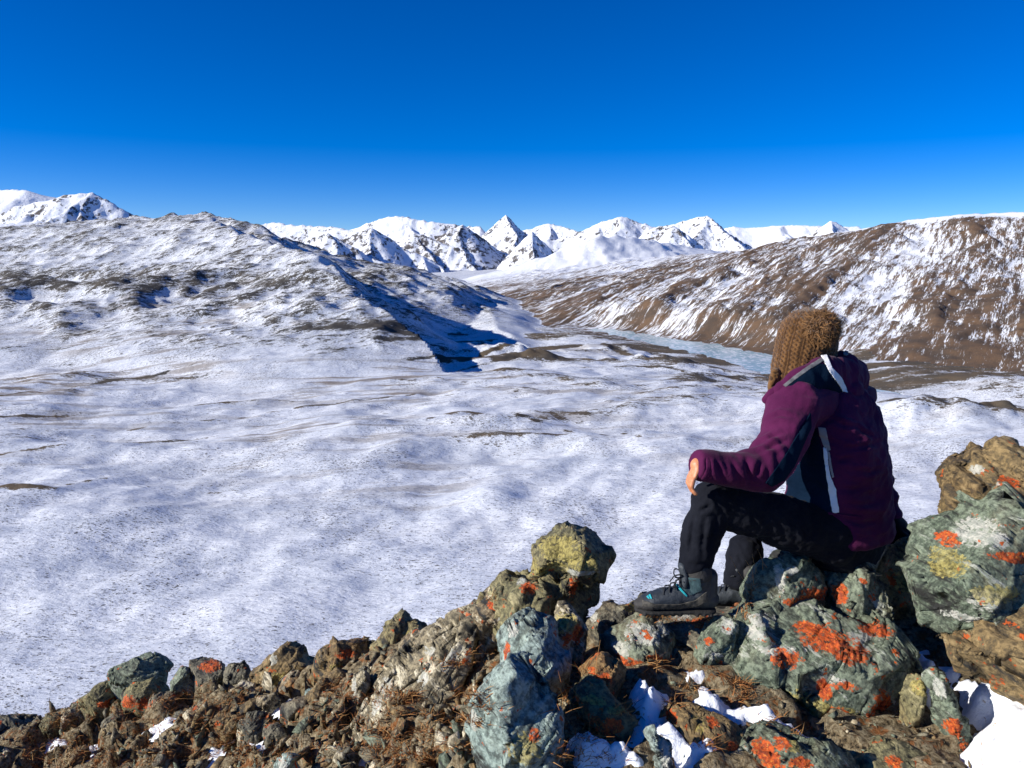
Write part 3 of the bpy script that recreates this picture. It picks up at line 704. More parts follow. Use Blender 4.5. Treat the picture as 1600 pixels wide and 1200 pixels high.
rock('low mossy ledge under both boots', [
    L([(980, 972), (994, 955), (1050, 954), (1100, 955), (1150, 957), (1190, 962), (1200, 1000), (1180, 1040), (1000, 1040)], 2.90, .22, 6, 95, lean=.9, strata=FLAT, amp=.7)], 'dark', [(PA, 1062, 962, 14, 6), (OR, 1105, 970, 16, 6), (OR, 1090, 975, 10, 5)])
rock('small green rock with a white streak between the ledge and the largest slab', [
    L([(1086, 1014), (1098, 988), (1128, 966), (1150, 964), (1166, 976), (1152, 1010), (1138, 1044), (1112, 1052), (1090, 1034)], 2.68, .09, 6, 101, lean=.2, strata=STEEP)], 'green',
    [(PA, 1136, 978, 10, 12), (PA, 1115, 1025, 16, 5), (OR, 1108, 1003, 8, 5), (OR, 1124, 1038, 5, 7)])
rock('dark rock with a white rim and red lichen above the snow', [
    L([(886, 1096), (902, 1074), (934, 1078), (962, 1098), (986, 1120), (1002, 1152), (988, 1170), (950, 1160), (918, 1142), (898, 1122)], 2.36, .09, 6, 111, lean=.6, strata=FLAT)], 'olive',
    [(OR, 952, 1138, 22, 12), (OR, 903, 1098, 8, 8), (OR, 925, 1125, 14, 7), (YE, 930, 1095, 18, 5), (YE, 965, 1110, 18, 5)])
rock('brown rock with orange patches between white crusted rock and dark rim rock', [
    L([(908, 1070), (918, 1045), (940, 1030), (966, 1040), (975, 1070), (960, 1098), (930, 1092)], 2.50, .09, 6, 121, lean=.3, strata=STEEP)], 'brown', [(OR, 945, 1062, 12, 7), (OR, 925, 1050, 9, 6), (OR, 950, 1085, 12, 6)])
rock('low brown rock with red crusts lying in the snow hollow', [
    L([(1030, 1130), (1050, 1112), (1090, 1118), (1130, 1128), (1165, 1150), (1180, 1172), (1150, 1182), (1100, 1172), (1055, 1158)], 2.30, .06, 6, 131, lean=.9, strata=FLAT)], 'brown',
    [(OR, 1048, 1120, 10, 9), (OR, 1112, 1128, 10, 6), (OR, 1145, 1168, 10, 8), (OR, 1165, 1162, 8, 7), (OR, 1075, 1142, 6, 6), (YE, 1090, 1130, 18, 4)])
rock('rock with bright orange and yellow lichen at the bottom edge', [
    L([(1172, 1168), (1186, 1150), (1220, 1148), (1260, 1160), (1300, 1172), (1340, 1190), (1345, 1240), (1170, 1240)], 2.20, .12, 6, 141, lean=.5, strata=FLAT)], 'green',
    [(OR, 1195, 1172, 16, 14), (OR, 1222, 1162, 12, 9), (OR, 1205, 1190, 20, 12), (OR, 1250, 1192, 18, 8), (YE, 1240, 1165, 14, 8)])
rock('thin upright slab with orange foot standing in the snow at bottom right', [
    L([(1458, 1056), (1474, 1042), (1490, 1070), (1502, 1108), (1516, 1148), (1524, 1192), (1506, 1196), (1480, 1156), (1466, 1104)], 2.34, .06, 6, 151, strata=VERT)], 'green',
    [(OR, 1495, 1140, 12, 18), (OR, 1508, 1170, 9, 16), (PA, 1470, 1075, 6, 14)])
rock('narrow green splinter lying in the snow at the bottom edge', [
    L([(1004, 1140), (1020, 1138), (1044, 1162), (1064, 1192), (1060, 1226), (1036, 1222), (1020, 1180)], 2.16, .045, 5, 161, strata=STEEP)], 'teal', [(PA, 1040, 1180, 8, 20)])
rock('dark olive block under the gloved hand, between seat rock and huge boulder', [
    L([(1380, 900), (1392, 868), (1412, 846), (1438, 834), (1462, 840), (1474, 880), (1460, 950), (1440, 1000), (1400, 1005), (1386, 950)], 3.0, .14, 6, 171, strata=VERT, amp=1.3)], 'olive', [(OR, 1424, 890, 8, 6), (YE, 1410, 910, 12, 14)])
rock('upright cracked block in the shaded cleft right of the largest slab', [
    L([(1418, 1075), (1432, 1050), (1448, 1062), (1456, 1100), (1452, 1145), (1430, 1150), (1416, 1110)], 2.42, .06, 5, 181, strata=VERT, amp=1.2)], 'olive', [(YE, 1436, 1075, 10, 10)])
rock('low olive rocks edge along the bottom right of the largest slab', [
    L([(1340, 1185), (1380, 1172), (1430, 1178), (1470, 1190), (1480, 1240), (1330, 1240)], 2.25, .08, 5, 185, lean=.4, strata=FLAT)], 'olive', [(OR, 1395, 1190, 12, 7), (OR, 1440, 1195, 10, 6)])
# the left flank
rock('long cream streaked slab sloping down to the bottom edge', [
    L([(520, 1150), (575, 1085), (636, 1034), (694, 990), (728, 960), (762, 962), (792, 990), (800, 1035), (772, 1076), (748, 1116), (730, 1168), (720, 1260), (470, 1260)], 3.08, .24, 7, 201, lean=.5, yaw=.3, strata=(-.55, -.3, .75), cuts=10, amp=1.5, box=2.4)], 'pale',
    [(OR, 637, 1128, 9, 12), (OR, 604, 1092, 8, 6), (PA, 700, 1030, 14, 16), (PA, 660, 1065, 12, 14), (PA, 600, 1070, 14, 10), (PA, 590, 1105, 10, 14), (PA, 670, 1015, 12, 6)])
rock('brown cream rock climbing to the tall knob', [
    L([(728, 985), (736, 950), (770, 928), (800, 912), (822, 925), (826, 965), (800, 1000), (760, 1005)], 3.18, .15, 6, 211, lean=.3, strata=(-.5, -.3, .75), amp=1.4)], 'pale',
    [(OR, 775, 945, 16, 8), (PA, 812, 950, 14, 12), (PA, 790, 968, 12, 6)])
rock('dark flat topped boulder on the skyline of the ridge, midway left of the knob', [
    L([(578, 1018), (584, 994), (616, 980), (656, 973), (674, 984), (668, 1012), (642, 1036), (600, 1046), (580, 1036)], 3.85, .20, 6, 221, lean=.3, strata=VERT)], 'olive', [(YE, 640, 1000, 14, 12)])
rock('brown ledge of upright layers left of the flat topped boulder', [
    L([(478, 1040), (510, 1020), (552, 1002), (584, 1006), (596, 1040), (585, 1075), (530, 1090), (484, 1080)], 3.85, .18, 6, 231, lean=.35, strata=VERT, amp=1.4)], 'brown', [(YE, 525, 1050, 12, 14), (OR, 540, 1022, 14, 6)])
rock('angular brown boulder with a slanting roof on the ridge skyline', [
    L([(386, 1072), (394, 1046), (428, 1016), (460, 1003), (474, 1024), (490, 1044), (490, 1076), (440, 1092), (394, 1088)], 4.15, .20, 6, 241, lean=.2, strata=STEEP, cuts=8)], 'brown', [(PA, 425, 1030, 8, 8), (YE, 440, 1060, 20, 10)])
rock('green flat topped boulder, leftmost block on the ridge skyline', [
    L([(172, 1066), (180, 1046), (214, 1034), (246, 1031), (258, 1046), (258, 1068), (220, 1082), (178, 1080)], 4.6, .17, 6, 251, lean=.25, strata=FLAT, cuts=7)], 'green', [])
rock('square olive slab below the leftmost skyline boulder', [
    L([(122, 1098), (148, 1076), (184, 1067), (186, 1090), (178, 1122), (138, 1116)], 4.62, .15, 5, 261, lean=.3, strata=FLAT)], 'olive', [(OR, 170, 1098, 14, 6)])
rock('orange footed slab below the leftmost skyline boulder', [
    L([(180, 1108), (190, 1080), (234, 1073), (262, 1080), (256, 1112), (214, 1126)], 4.5, .14, 5, 271, lean=.3, strata=FLAT)], 'olive', [(OR, 200, 1098, 16, 8), (OR, 225, 1100, 10, 8)])
rock('olive cube shaped stone in the shadow of the orange footed slab', [
    L([(228, 1112), (232, 1088), (256, 1080), (272, 1092), (268, 1116), (246, 1124)], 4.35, .09, 5, 275, strata=VERT)], 'dark', [])
rock('rounded grey stone right of the leftmost skyline boulder', [
    L([(262, 1078), (266, 1056), (286, 1046), (304, 1054), (304, 1078), (284, 1086)], 4.45, .10, 5, 281, strata=STEEP)], 'green', [])
rock('stone with a rusty moss top on the skyline', [
    L([(292, 1060), (296, 1040), (318, 1034), (344, 1038), (350, 1060), (320, 1076)], 4.45, .13, 5, 291, strata=FLAT)], 'dark', [(OR, 328, 1042, 18, 6)])
rock('dark split stone just left of the angular brown boulder', [
    L([(346, 1066), (352, 1046), (368, 1038), (390, 1044), (394, 1068), (366, 1078)], 4.35, .12, 5, 301, strata=VERT, amp=1.3)], 'dark', [])
rock('low dark ledge with orange lichen at the left edge', [
    L([(-60, 1148), (10, 1128), (70, 1124), (108, 1112), (140, 1104), (176, 1126), (130, 1152), (60, 1168), (-40, 1176)], 4.8, .22, 6, 311, lean=.6, strata=FLAT)], 'dark', [(OR, 75, 1145, 12, 10), (OR, 112, 1105, 14, 6)])
rock('grey white wedge at the bottom edge left of the cream slab', [
    L([(408, 1215), (420, 1196), (446, 1182), (470, 1192), (478, 1230), (420, 1240)], 2.95, .08, 5, 321, strata=STEEP)], 'teal', [(PA, 440, 1192, 12, 8)])
rock('pale upright flake beside the cream slab', [
    L([(540, 1082), (556, 1056), (574, 1050), (584, 1066), (566, 1096), (548, 1104)], 3.45, .07, 5, 331, strata=VERT)], 'pale', [(PA, 552, 1075, 5, 14)])
rock('grey pebble shaped stone below the angular brown boulder', [
    L([(476, 1086), (490, 1074), (504, 1080), (506, 1098), (488, 1104)], 3.7, .05, 5, 341, strata=STEEP)], 'teal', [])
rock('cream knob below the stone with the rusty moss top', [
    L([(362, 1086), (372, 1070), (392, 1070), (402, 1084), (396, 1102), (372, 1104)], 4.05, .07, 5, 351, strata=STEEP)], 'pale', [])

# alike stones wedged along the crest of the left flank
rw = np.random.default_rng(314)
crest_px = np.array([(-30, 1150), (60, 1130), (130, 1112), (250, 1078), (300, 1066), (390, 1066), (480, 1055), (580, 1030), (640, 1015), (700, 985), (760, 950)])
for k in range(44):
    u = rw.uniform(-20, 745); v0 = np.interp(u, crest_px[:, 0], crest_px[:, 1]); v = v0 + 6 + 95 * rw.random() ** 1.6
    if v > 1215 or (u > 520 and v > v0 + 35): continue
    g = ground_hit(u, v); dd_ = g.dot(CAM_F); rr3 = rw.uniform(13, 27) * (4.2 / dd_) ** .3
    a = np.linspace(0, 2 * math.pi, 8)[:-1] + rw.uniform(0, .5); sq = rw.uniform(.75, 1.25, 7)
    tl = rw.uniform(-.7, .2)
    pl = [(u + rr3 * q_ * (1.25 * math.cos(t_) * math.cos(tl) - .8 * math.sin(t_) * math.sin(tl)), v - rr3 * .35 + rr3 * q_ * (1.25 * math.cos(t_) * math.sin(tl) + .8 * math.sin(t_) * math.cos(tl))) for t_, q_ in zip(a, sq)]
    lm = [(60, 'low dark ledge at the left edge'), (150, 'square olive slab'), (215, 'leftmost skyline boulder'), (320, 'stone with the rusty moss top'), (435, 'angular brown boulder'), (530, 'brown ledge of upright layers'), (625, 'flat topped boulder'), (720, 'cream streaked slab')]
    nm_ = min(lm, key=lambda q_: abs(q_[0] - u))[1]; cw = ['dark', 'rusty', 'olive', 'cream', 'rusty'][k % 5]
    rock(cw + ' angular stone ' + ('right beside the ' if v < v0 + 28 else 'lying below the ') + nm_, [L(pl, dd_, rr3 * dd_ / F * .9, 4, 4000 + k, strata=STEEP, amp=1.2, lean=.3)], ['dark', 'brown', 'olive', 'pale', 'brown'][k % 5], [], group='angular stones wedged along the left flank')
# rubble strewn soil between the rocks
gx = np.linspace(-7.5, 3.2, 440); gy = np.linspace(.6, 8.2, 330)
GX, GY = np.meshgrid(gx, gy)
G0 = gz(GX, GY)
q = np.stack([GX.ravel(), GY.ravel(), G0.ravel()], 1)
B = strata_basis((-.5, -.3, .75)); Lq = q @ B.T
lay = ridged(Lq * np.array([9, 2.6, 2.6]) + 3, 4, .55).reshape(GX.shape)
lump = fbm(q * 2.2 + 8, 4, .55).reshape(GX.shape)
fine_ = ridged(q * 15 + 4, 3, .55).reshape(GX.shape)
leftw = sstep(.1, -.7, GX)
rgf = np.random.default_rng(8)
fct = (facets(Lq * np.array([2.2, 1, 1]), q, 900, rgf, .38, .02)).reshape(GX.shape) + (facets(Lq * np.array([2.2, 1, 1]), q, 3500, rgf, .4, .012)).reshape(GX.shape)
G1 = G0 - .03 + np.clip(fct, -.09, .09) * (.3 + .7 * leftw) + (lay * .016 + lump * .05) * (.35 + .75 * leftw) + fine_ * .012 - .03 * leftw
gco = np.stack([GX.ravel(), GY.ravel(), G1.ravel()], 1)
m = NT('rubble_soil')
raw = m.coords('Object'); fol = m.coords('Object', (1, 1, .25), (0, R(-40), R(15)))
n1 = m.noise(raw, 3, 5, .6); n2 = m.noise(fol, 9, 6, .7, .6); n3 = m.noise(raw, 45, 5, .7); n4 = m.noise(raw, 14, 5, .7)
col = m.mix(m.step(n1, .35, .65), (.120, .090, .050), (.200, .145, .078))
col = m.mix(m.step(n3, .42, .66), col, (.36, .30, .19)); col = m.mix(m.step(n3, .48, .34), col, (.018, .015, .011))
col = m.mix(m.step(n2, .58, .68), col, (.32, .27, .17)); col = m.mix(m.math('MULTIPLY', m.step(n4, .54, .62), .85), col, (.24, .085, .022))
col = m.mix(m.step(m.noise(raw, 9, 5, .72), .70, .73), col, (.42, .08, .012))
h = m.math('ADD', m.math('MULTIPLY', n2, .8), m.math('MULTIPLY', n3, .7))
m_soil = m.out(col, .92, m.bump(h, 1.0, .03), .2)
gobj = mesh_np('ground', gco, grid_faces(len(gy), len(gx)), m_soil); tag(gobj, 'rubble strewn brown ground of the rocky ridge', kind='structure')
gbvh = BVHTree.FromPolygons(gco.tolist(), grid_faces(len(gy), len(gx)).tolist())
def drop(x, y):
    h = gbvh.ray_cast(Vector((x, y, 3)), Vector((0, 0, -1)))
    return h[0].z if h[0] else -9

# loose broken stones, too many to tell apart
sc_, sf_ = ico(1)
var = []
for k in range(14):
    r = np.random.default_rng(500 + k); p = sc_ * r.uniform(.55, 1.25, 3)
    for j in range(9):
        nn = r.normal(size=3); nn /= np.linalg.norm(nn); pr = p @ nn; p = p - np.outer(np.clip(pr - pr.max() * r.uniform(.2, .6), 0, None), nn)
    var.append(p / np.abs(p).max())
for style, cnt, sd_ in (('dark', 800, 1), ('pale', 1000, 2), ('brown', 1000, 3), ('green', 500, 4)):
    r = np.random.default_rng(900 + sd_); cs, fs, n0 = [], [], 0
    us = np.where(r.random(cnt) < .88, r.uniform(-80, 900, cnt), r.uniform(860, 1600, cnt)); GH = ground_hits(us, r.uniform(1010, 1260, cnt))
    for k in range(cnt):
        u = us[k]; g = Vector(GH[k])
        if g.length > 7.5: continue
        s = r.uniform(.007, .022) * (1 + 1.6 * (r.random() ** 6)) * (1.25 if u < 760 else .6)
        ang = r.normal(size=4); ang /= np.linalg.norm(ang); M = np.array(Quaternion(ang).to_matrix())
        p = var[r.integers(14)] * s * np.array([1.7, 1.1, .6]) @ M.T
        x, y = g.x + r.normal() * .03, g.y + r.normal() * .05
        p = p + np.array([x, y, drop(x, y) + s * .25])
        cs.append(p); fs.append(sf_ + n0); n0 += len(p)
    o = mesh_np('rubble', np.concatenate(cs), np.concatenate(fs), RM[style], smooth=False)
    tag(o, 'loose broken ' + {'dark': 'dark', 'pale': 'cream', 'brown': 'rusty', 'green': 'green'}[style] + ' stones scattered over the ridge', kind='stuff')

# ------------------------------------------------------------------ snow lying in the hollows
m = NT('drifted_snow')
raw = m.coords('Object'); n1 = m.noise(raw, 14, 5, .6); n2 = m.noise(raw, 160, 2, .5); n3 = m.noise(raw, 60, 3, .6)
col = m.mix(m.step(m.noise(raw, 38, 4, .7), .60, .70), (.82, .845, .89), (.40, .31, .21))
m.b.inputs['Subsurface Weight'].default_value = .12; m.b.inputs['Subsurface Radius'].default_value = (.02, .025, .03); m.b.inputs['Subsurface Scale'].default_value = .3
m_snow = m.out(col, .55, m.bump(m.math('ADD', n1, m.math('ADD', m.math('MULTIPLY', n2, .12), m.math('MULTIPLY', n3, .25))), .5, .02), .3)
def snow(label, poly, lift=.03, res=.012, seed=1, wave=.02):
    pts = ground_hits([u for u, v in poly], [v for u, v in poly])[:, :2]
    x0, y0 = pts.min(0) - .03; x1, y1 = pts.max(0) + .03
    xs = np.arange(x0, x1, res); ys = np.arange(y0, y1, res); SX, SY = np.meshgrid(xs, ys)
    s = -poly_sd(SX, SY, pts) + .035 * fbm(c3(SX, SY) * 13 + seed, 4).reshape(SX.shape)
    z = gz(SX, SY) - .045 + (lift + .045) * sstep(-.03, .16, s) + wave * fbm(c3(SX, SY) * 4.5 + seed * 3, 3).reshape(SX.shape) + .009 * fbm(c3(SX, SY) * 17 + seed, 4, .6).reshape(SX.shape)
    f = grid_faces(len(ys), len(xs)); f = f[(s.ravel()[f] > -.03).any(1)]
    used, inv = np.unique(f, return_inverse=True)
    o = mesh_np('snow_patch', np.stack([SX.ravel(), SY.ravel(), z.ravel()], 1)[used], inv.reshape(-1, 4), m_snow)
    tag(o, label, kind='stuff')
snow('snow patch at the bottom edge below the dark rim rock', [(862, 1172), (895, 1138), (930, 1148), (985, 1163), (1005, 1178), (1045, 1185), (1010, 1215), (880, 1230)], 0.110, seed=1)
snow('winding snow strip around the low brown rock', [(972, 1078), (1000, 1062), (1048, 1082), (1062, 1110), (1042, 1132), (1080, 1150), (1130, 1172), (1185, 1178), (1170, 1210), (1080, 1205), (1030, 1165), (988, 1135), (970, 1100)], 0.120, seed=2)
snow('snow hollow in front of the largest slab', [(1062, 1098), (1095, 1078), (1140, 1096), (1200, 1118), (1270, 1140), (1300, 1165), (1225, 1168), (1150, 1145), (1085, 1132)], 0.120, seed=3)
snow('small snow wedge below the boots ledge', [(1052, 1048), (1090, 1034), (1135, 1050), (1120, 1072), (1075, 1070)], 0.080, seed=4)
snow('deep snow drift in the bottom right corner', [(1480, 1052), (1540, 1080), (1600, 1080), (1760, 1060), (1760, 1330), (1480, 1330), (1500, 1200), (1512, 1150)], .11, .014, 5, .05)
snow('shaded snow in the cleft beside the largest slab', [(1405, 1020), (1450, 1010), (1480, 1060), (1460, 1120), (1425, 1100)], .14, seed=6)
for k, (u, v, ru, rv) in enumerate([(70, 1155, 26, 5), (30, 1140, 12, 4), (150, 1165, 16, 5), (225, 1112, 14, 5), (262, 1125, 20, 8), (240, 1135, 18, 4), (350, 1142, 12, 6), (290, 1080, 10, 4), (435, 1100, 18, 5), (450, 1078, 10, 12),
                                    (215, 1188, 14, 5), (465, 1150, 9, 9), (330, 1170, 12, 5), (395, 1165, 10, 6), (120, 1135, 14, 4), (550, 1190, 14, 5)]):
    a = np.linspace(0, 2 * math.pi, 9)[:-1]
    rr2 = np.random.default_rng(k).uniform(.6, 1.3, 8)
    snow('small snow fleck among the rubble of the left flank', [(u + ru * math.cos(t) * s, v + rv * math.sin(t) * s) for t, s in zip(a, rr2)], .085, .015, 20 + k, .01)

# ------------------------------------------------------------------ dry grass
m = NT('dry_grass')
oi = m.attr('tone')
m_grass = m.out(m.mix(oi, (.22, .065, .016), (.42, .23, .085)), .8, spec=.2)
bpy.context.view_layer.update()
dg = bpy.context.evaluated_depsgraph_get()
def hit(u, v):
    ok, loc, *_ = scene.ray_cast(dg, Vector((0, 0, 0)), ray(u, v).normalized(), distance=9)
    return loc.copy() if ok else None
def grass(name, label, spots, seed):
    r = np.random.default_rng(seed); V, Fc, T = [], [], []
    for u, v, ru, rv, n, ln in spots:
        for k in range(n):
            a = r.normal(size=2) * .5; p = hit(u + a[0] * ru, v + a[1] * rv)
            if p is None or p.length > 7: continue
            l = ln * r.uniform(.4, 1.2); wd = r.uniform(.0008, .0016)
            dr = np.array([r.normal() * .55 + .15, r.normal() * .5 - .1, r.uniform(.35, 1.0)]); dr /= np.linalg.norm(dr)
            bend = np.array([r.normal(), r.normal(), -.6]) * .35
            sd2 = np.cross(dr, r.normal(size=3)); sd2 /= np.linalg.norm(sd2)
            i = len(V); tn = r.random()
            for t, ww in ((0, 1), (.5, .75), (1, .15)):
                c = np.array(p) - np.array([0, 0, .004]) + dr * l * t + bend * l * t * t
                V += [c - sd2 * wd * ww, c + sd2 * wd * ww]; T += [tn, tn]
            Fc += [[i, i + 1, i + 3, i + 2], [i + 2, i + 3, i + 5, i + 4]]
    o = mesh_np(name, np.array(V), np.array(Fc), m_grass); attr(o, 'tone', T); tag(o, label, kind='stuff'); return o
r = np.random.default_rng(77)
left = [(r.uniform(30, 760), 0, 26, 8, 60, .045) for _ in range(130)]
left = [(u, r.uniform(1075 + max(0, (300 - u)) * .12 + (-(u - 480) * .2 if u > 480 else 0), 1200), a, b, c, d) for u, _, a, b, c, d in left]
grass('dry_grass', 'rusty dry grass and moss tufts over the left flank', left, 5)
grass('dry_grass', 'dry brown grass tufts between the boots ledge and the bottom edge',
      [(1075, 1075, 30, 8, 70, .05), (1150, 1068, 18, 8, 110, .05), (1050, 1098, 20, 8, 50, .05), (1030, 962, 24, 5, 160, .03), (1060, 972, 30, 6, 200, .028), (1100, 968, 20, 5, 120, .03), (1020, 1040, 14, 8, 40, .07), (920, 1150, 40, 12, 90, .05),
       (885, 1180, 26, 12, 160, .05), (1160, 1090, 26, 8, 90, .045), (1210, 1125, 30, 6, 60, .04), (1250, 1145, 30, 6, 50, .04), (940, 1185, 40, 10, 60, .05), (1175, 925, 5, 22, 120, .03), (1165, 955, 6, 16, 80, .03), (880, 1095, 16, 18, 60, .08), (910, 1050, 10, 16, 30, .08),
       (770, 935, 18, 8, 60, .035), (1110, 1165, 24, 8, 80, .05), (980, 1110, 20, 10, 50, .06)], 6)
# a few tall dead stalks
V, Fc, T = [], [], []
r = np.random.default_rng(9)
for (u0, v0, u1, v1) in [(1031, 970, 1025, 925), (1035, 968, 1033, 932), (1040, 966, 1037, 930), (1053, 958, 1062, 932), (1069, 956, 1068, 942), (1172, 918, 1140, 868), (1178, 910, 1165, 875), (1176, 912, 1152, 911), (1186, 898, 1175, 865), (1192, 890, 1184, 858), (1200, 884, 1188, 870), (1180, 905, 1190, 875),
                         (1148, 965, 1155, 940), (905, 1085, 880, 1065), (930, 1060, 938, 1000), (1030, 1075, 1028, 1035), (1535, 1195, 1536, 1140), (770, 930, 772, 918), (718, 972, 719, 958), (1040, 1080, 1080, 1082), (960, 1180, 985, 1150)]:
    p = hit(u0, v0)
    if p is None: continue
    d = p.dot(CAM_F); e = Q(u1, v1, d * r.uniform(.985, 1.01)); p = p - Vector((0, 0, .01))
    sdv = (e - p).cross(CAM_F).normalized() * .0011
    i = len(V); mid_ = (p + e) / 2 + Vector((r.normal() * .006, r.normal() * .01, .003))
    for c, ww in ((p, 1), (mid_, .8), (e, .4)):
        V += [c - sdv * ww, c + sdv * ww, c + Vector((0, -.0016 * ww, 0))]; T += [.9, .9, .9]
    for j in (0, 3): 
        for a_, b_ in ((0, 1), (1, 2), (2, 0)): Fc.append([i + j + a_, i + j + b_, i + j + 3 + b_, i + j + 3 + a_])
o = mesh_np('dead_stalks', np.array([tuple(v) for v in V]), np.array(Fc), m_grass); attr(o, 'tone', T); tag(o, 'thin pale dead grass stalks standing among the rocks', kind='stuff')
# ------------------------------------------------------------------ the seated person, seen from behind
FW = Vector((-.85, .53, 0)).normalized(); LF = Vector((0, 0, 1)).cross(FW).normalized(); UPZ = Vector((0, 0, 1))
def tube(bm, pts, rad, seg=18, hint=None, cap=(1, 1)):
    """closed tube with round ends; rad: number or (r_side, r_up) per point"""
    pts = [Vector(p) for p in pts]; rad = [(r, r) if not isinstance(r, tuple) else r for r in rad]
    n = len(pts); fr = []
    for i in range(n):
        t = (pts[min(i + 1, n - 1)] - pts[max(i - 1, 0)]).normalized()
        h = hint if hint is not None else (Vector((0, 0, 1)) if abs(t.z) < .9 else Vector((0, 1, 0)))
        s = t.cross(h).normalized(); u = s.cross(t).normalized(); fr.append((t, s, u))
    rings = []
    def ring(c, s, u, a, b): return [bm.verts.new(c + s * (a * math.cos(k * 2 * math.pi / seg)) + u * (b * math.sin(k * 2 * math.pi / seg))) for k in range(seg)]
    t, s, u = fr[0]
    for q in (75, 45, 20): rings.append(ring(pts[0] - t * cap[0] * min(rad[0]) * math.sin(R(q)), s, u, rad[0][0] * math.cos(R(q)), rad[0][1] * math.cos(R(q))))
    for p, (t, s, u), r_ in zip(pts, fr, rad): rings.append(ring(p, s, u, *r_))
    t, s, u = fr[-1]
    for q in (20, 45, 75): rings.append(ring(pts[-1] + t * cap[1] * min(rad[-1]) * math.sin(R(q)), s, u, rad[-1][0] * math.cos(R(q)), rad[-1][1] * math.cos(R(q))))
    for a, b in zip(rings[:-1], rings[1:]):
        for k in range(seg): bm.faces.new((a[k], a[(k + 1) % seg], b[(k + 1) % seg], b[k]))
    bm.faces.new(rings[0][::-1]); bm.faces.new(rings[-1])
def ball(bm, c, rx, ry=None, rz=None, rot=None, sub=3):
    r = bmesh.ops.create_icosphere(bm, subdivisions=sub, radius=1)
    S = Matrix.Diagonal((rx, ry or rx, rz or rx, 1)); M = Matrix.Translation(Vector(c)) @ (rot.to_4x4() if rot else Matrix.Identity(4)) @ S
    bmesh.ops.transform(bm, matrix=M, verts=r['verts'])
def fuse(bm, voxel, smooth=4, factor=.5):
    """melt overlapping lumps into one skin; returns vertices and quads"""
    bmesh.ops.recalc_face_normals(bm, faces=bm.faces)
    me = bpy.data.meshes.new('tmp'); bm.to_mesh(me); bm.free()
    o = bpy.data.objects.new('tmp', me); COL.objects.link(o)
    md = o.modifiers.new('r', 'REMESH'); md.mode = 'VOXEL'; md.voxel_size = voxel
    if smooth: ms = o.modifiers.new('s', 'SMOOTH'); ms.factor = factor; ms.iterations = smooth
    dg_ = bpy.context.evaluated_depsgraph_get(); ev = o.evaluated_get(dg_); m2 = ev.to_mesh()
    m2.calc_loop_triangles()
    c = np.empty(len(m2.vertices) * 3); m2.vertices.foreach_get('co', c); c = c.reshape(-1, 3)
    nf = len(m2.polygons); ls = np.empty(len(m2.loops), np.int32); m2.loops.foreach_get('vertex_index', ls)
    lt = np.empty(nf, np.int32); m2.polygons.foreach_get('loop_total', lt)
    assert (lt == 4).all()
    f = ls.reshape(-1, 4)
    ev.to_mesh_clear(); bpy.data.objects.remove(o); bpy.data.meshes.remove(me)
    return c, f
def qnormals(c, f): return vnormals(c, np.concatenate([f[:, [0, 1, 2]], f[:, [0, 2, 3]]]))

def cloth_mat(name, col, col2, weave=260, sheen=.15, rough=.75, bump=.35):
    m = NT(name); v = m.coords('Object')
    n1 = m.noise(v, 9, 4, .6); n2 = m.noise(v, weave, 2, .5); n3 = m.noise(v, 38, 4, .6, .5)
    c = m.mix(m.step(n1, .35, .65), col, col2)
    m.b.inputs['Sheen Weight'].default_value = sheen
    cr = m.noise(m.coords('Object', (1.6, 1.6, 1)), 7, 3, .5, .9, 'RIDGED_MULTIFRACTAL')
    return m.out(c, rough, m.bump(m.math('ADD', m.math('MULTIPLY', cr, .5), m.math('ADD', m.math('MULTIPLY', n3, .5), m.math('MULTIPLY', n2, .10))), bump, .02), .03)
m_plum = cloth_mat('plum_jacket_fabric', (.062, .0082, .040), (.080, .0112, .050), sheen=.06)
m_navy = cloth_mat('navy_jacket_fabric', (.0026, .0085, .021), (.0038, .012, .028), sheen=.0, rough=.85)
m_trouser = cloth_mat('black_trouser_fabric', (.0068, .0076, .0115), (.0105, .0115, .0165), sheen=.03)
m_white = cloth_mat('white_trim', (.74, .74, .75), (.80, .80, .81))
m_greytrim = cloth_mat('grey_trim', (.30, .26, .25), (.36, .31, .30))
m_silver = cloth_mat('silver_lining', (.08, .08, .085), (.26, .26, .28), rough=.35)
m_glove = cloth_mat('black_glove_knit', (.004, .004, .005), (.008, .008, .009))
m = NT('skin'); m_skin = m.out(m.mix(m.step(m.noise(m.coords('Object'), 60, 3, .6), .4, .6), (.50, .19, .085), (.58, .235, .11)), .5); m.b.inputs['Subsurface Weight'].default_value = .15; m.b.inputs['Subsurface Radius'].default_value = (.01, .004, .002)
m = NT('knit_wool'); v = m.coords('Object')
n1 = m.noise(v, 30, 4, .6); n2 = m.noise(v, 240, 3, .6); kn = m.attr('knit')
col = m.mix(m.step(n1, .3, .7), (.105, .048, .014), (.175, .084, .027)); col = m.mix(m.math('MULTIPLY', m.step(kn, .55, .05), .8), col, (.030, .012, .004))
m_wool = m.out(col, .95, m.bump(n2, .6, .006), .1); m.b.inputs['Sheen Weight'].default_value = .3
m = NT('fur'); m_fur = m.out(m.mix(m.attr('tone'), (.10, .044, .013), (.36, .19, .075)), .85, spec=.15); m.b.inputs['Sheen Weight'].default_value = .2
m = NT('boot_leather'); v = m.coords('Object'); n1 = m.noise(v, 30, 4, .6); n2 = m.noise(v, 190, 3, .6)
m_boot = m.out(m.mix(m.step(n1, .35, .65), (.017, .023, .030), (.033, .040, .048)), .6, m.bump(n2, .4, .006))
m = NT('boot_toe_rubber'); m_rub = m.out((.028, .026, .024), .75, m.bump(m.noise(m.coords('Object'), 120, 3, .6), .4, .006))
m = NT('boot_sole'); m_sole = m.out((.014, .013, .012), .85, m.bump(m.noise(m.coords('Object'), 60, 3, .6), .5, .01))
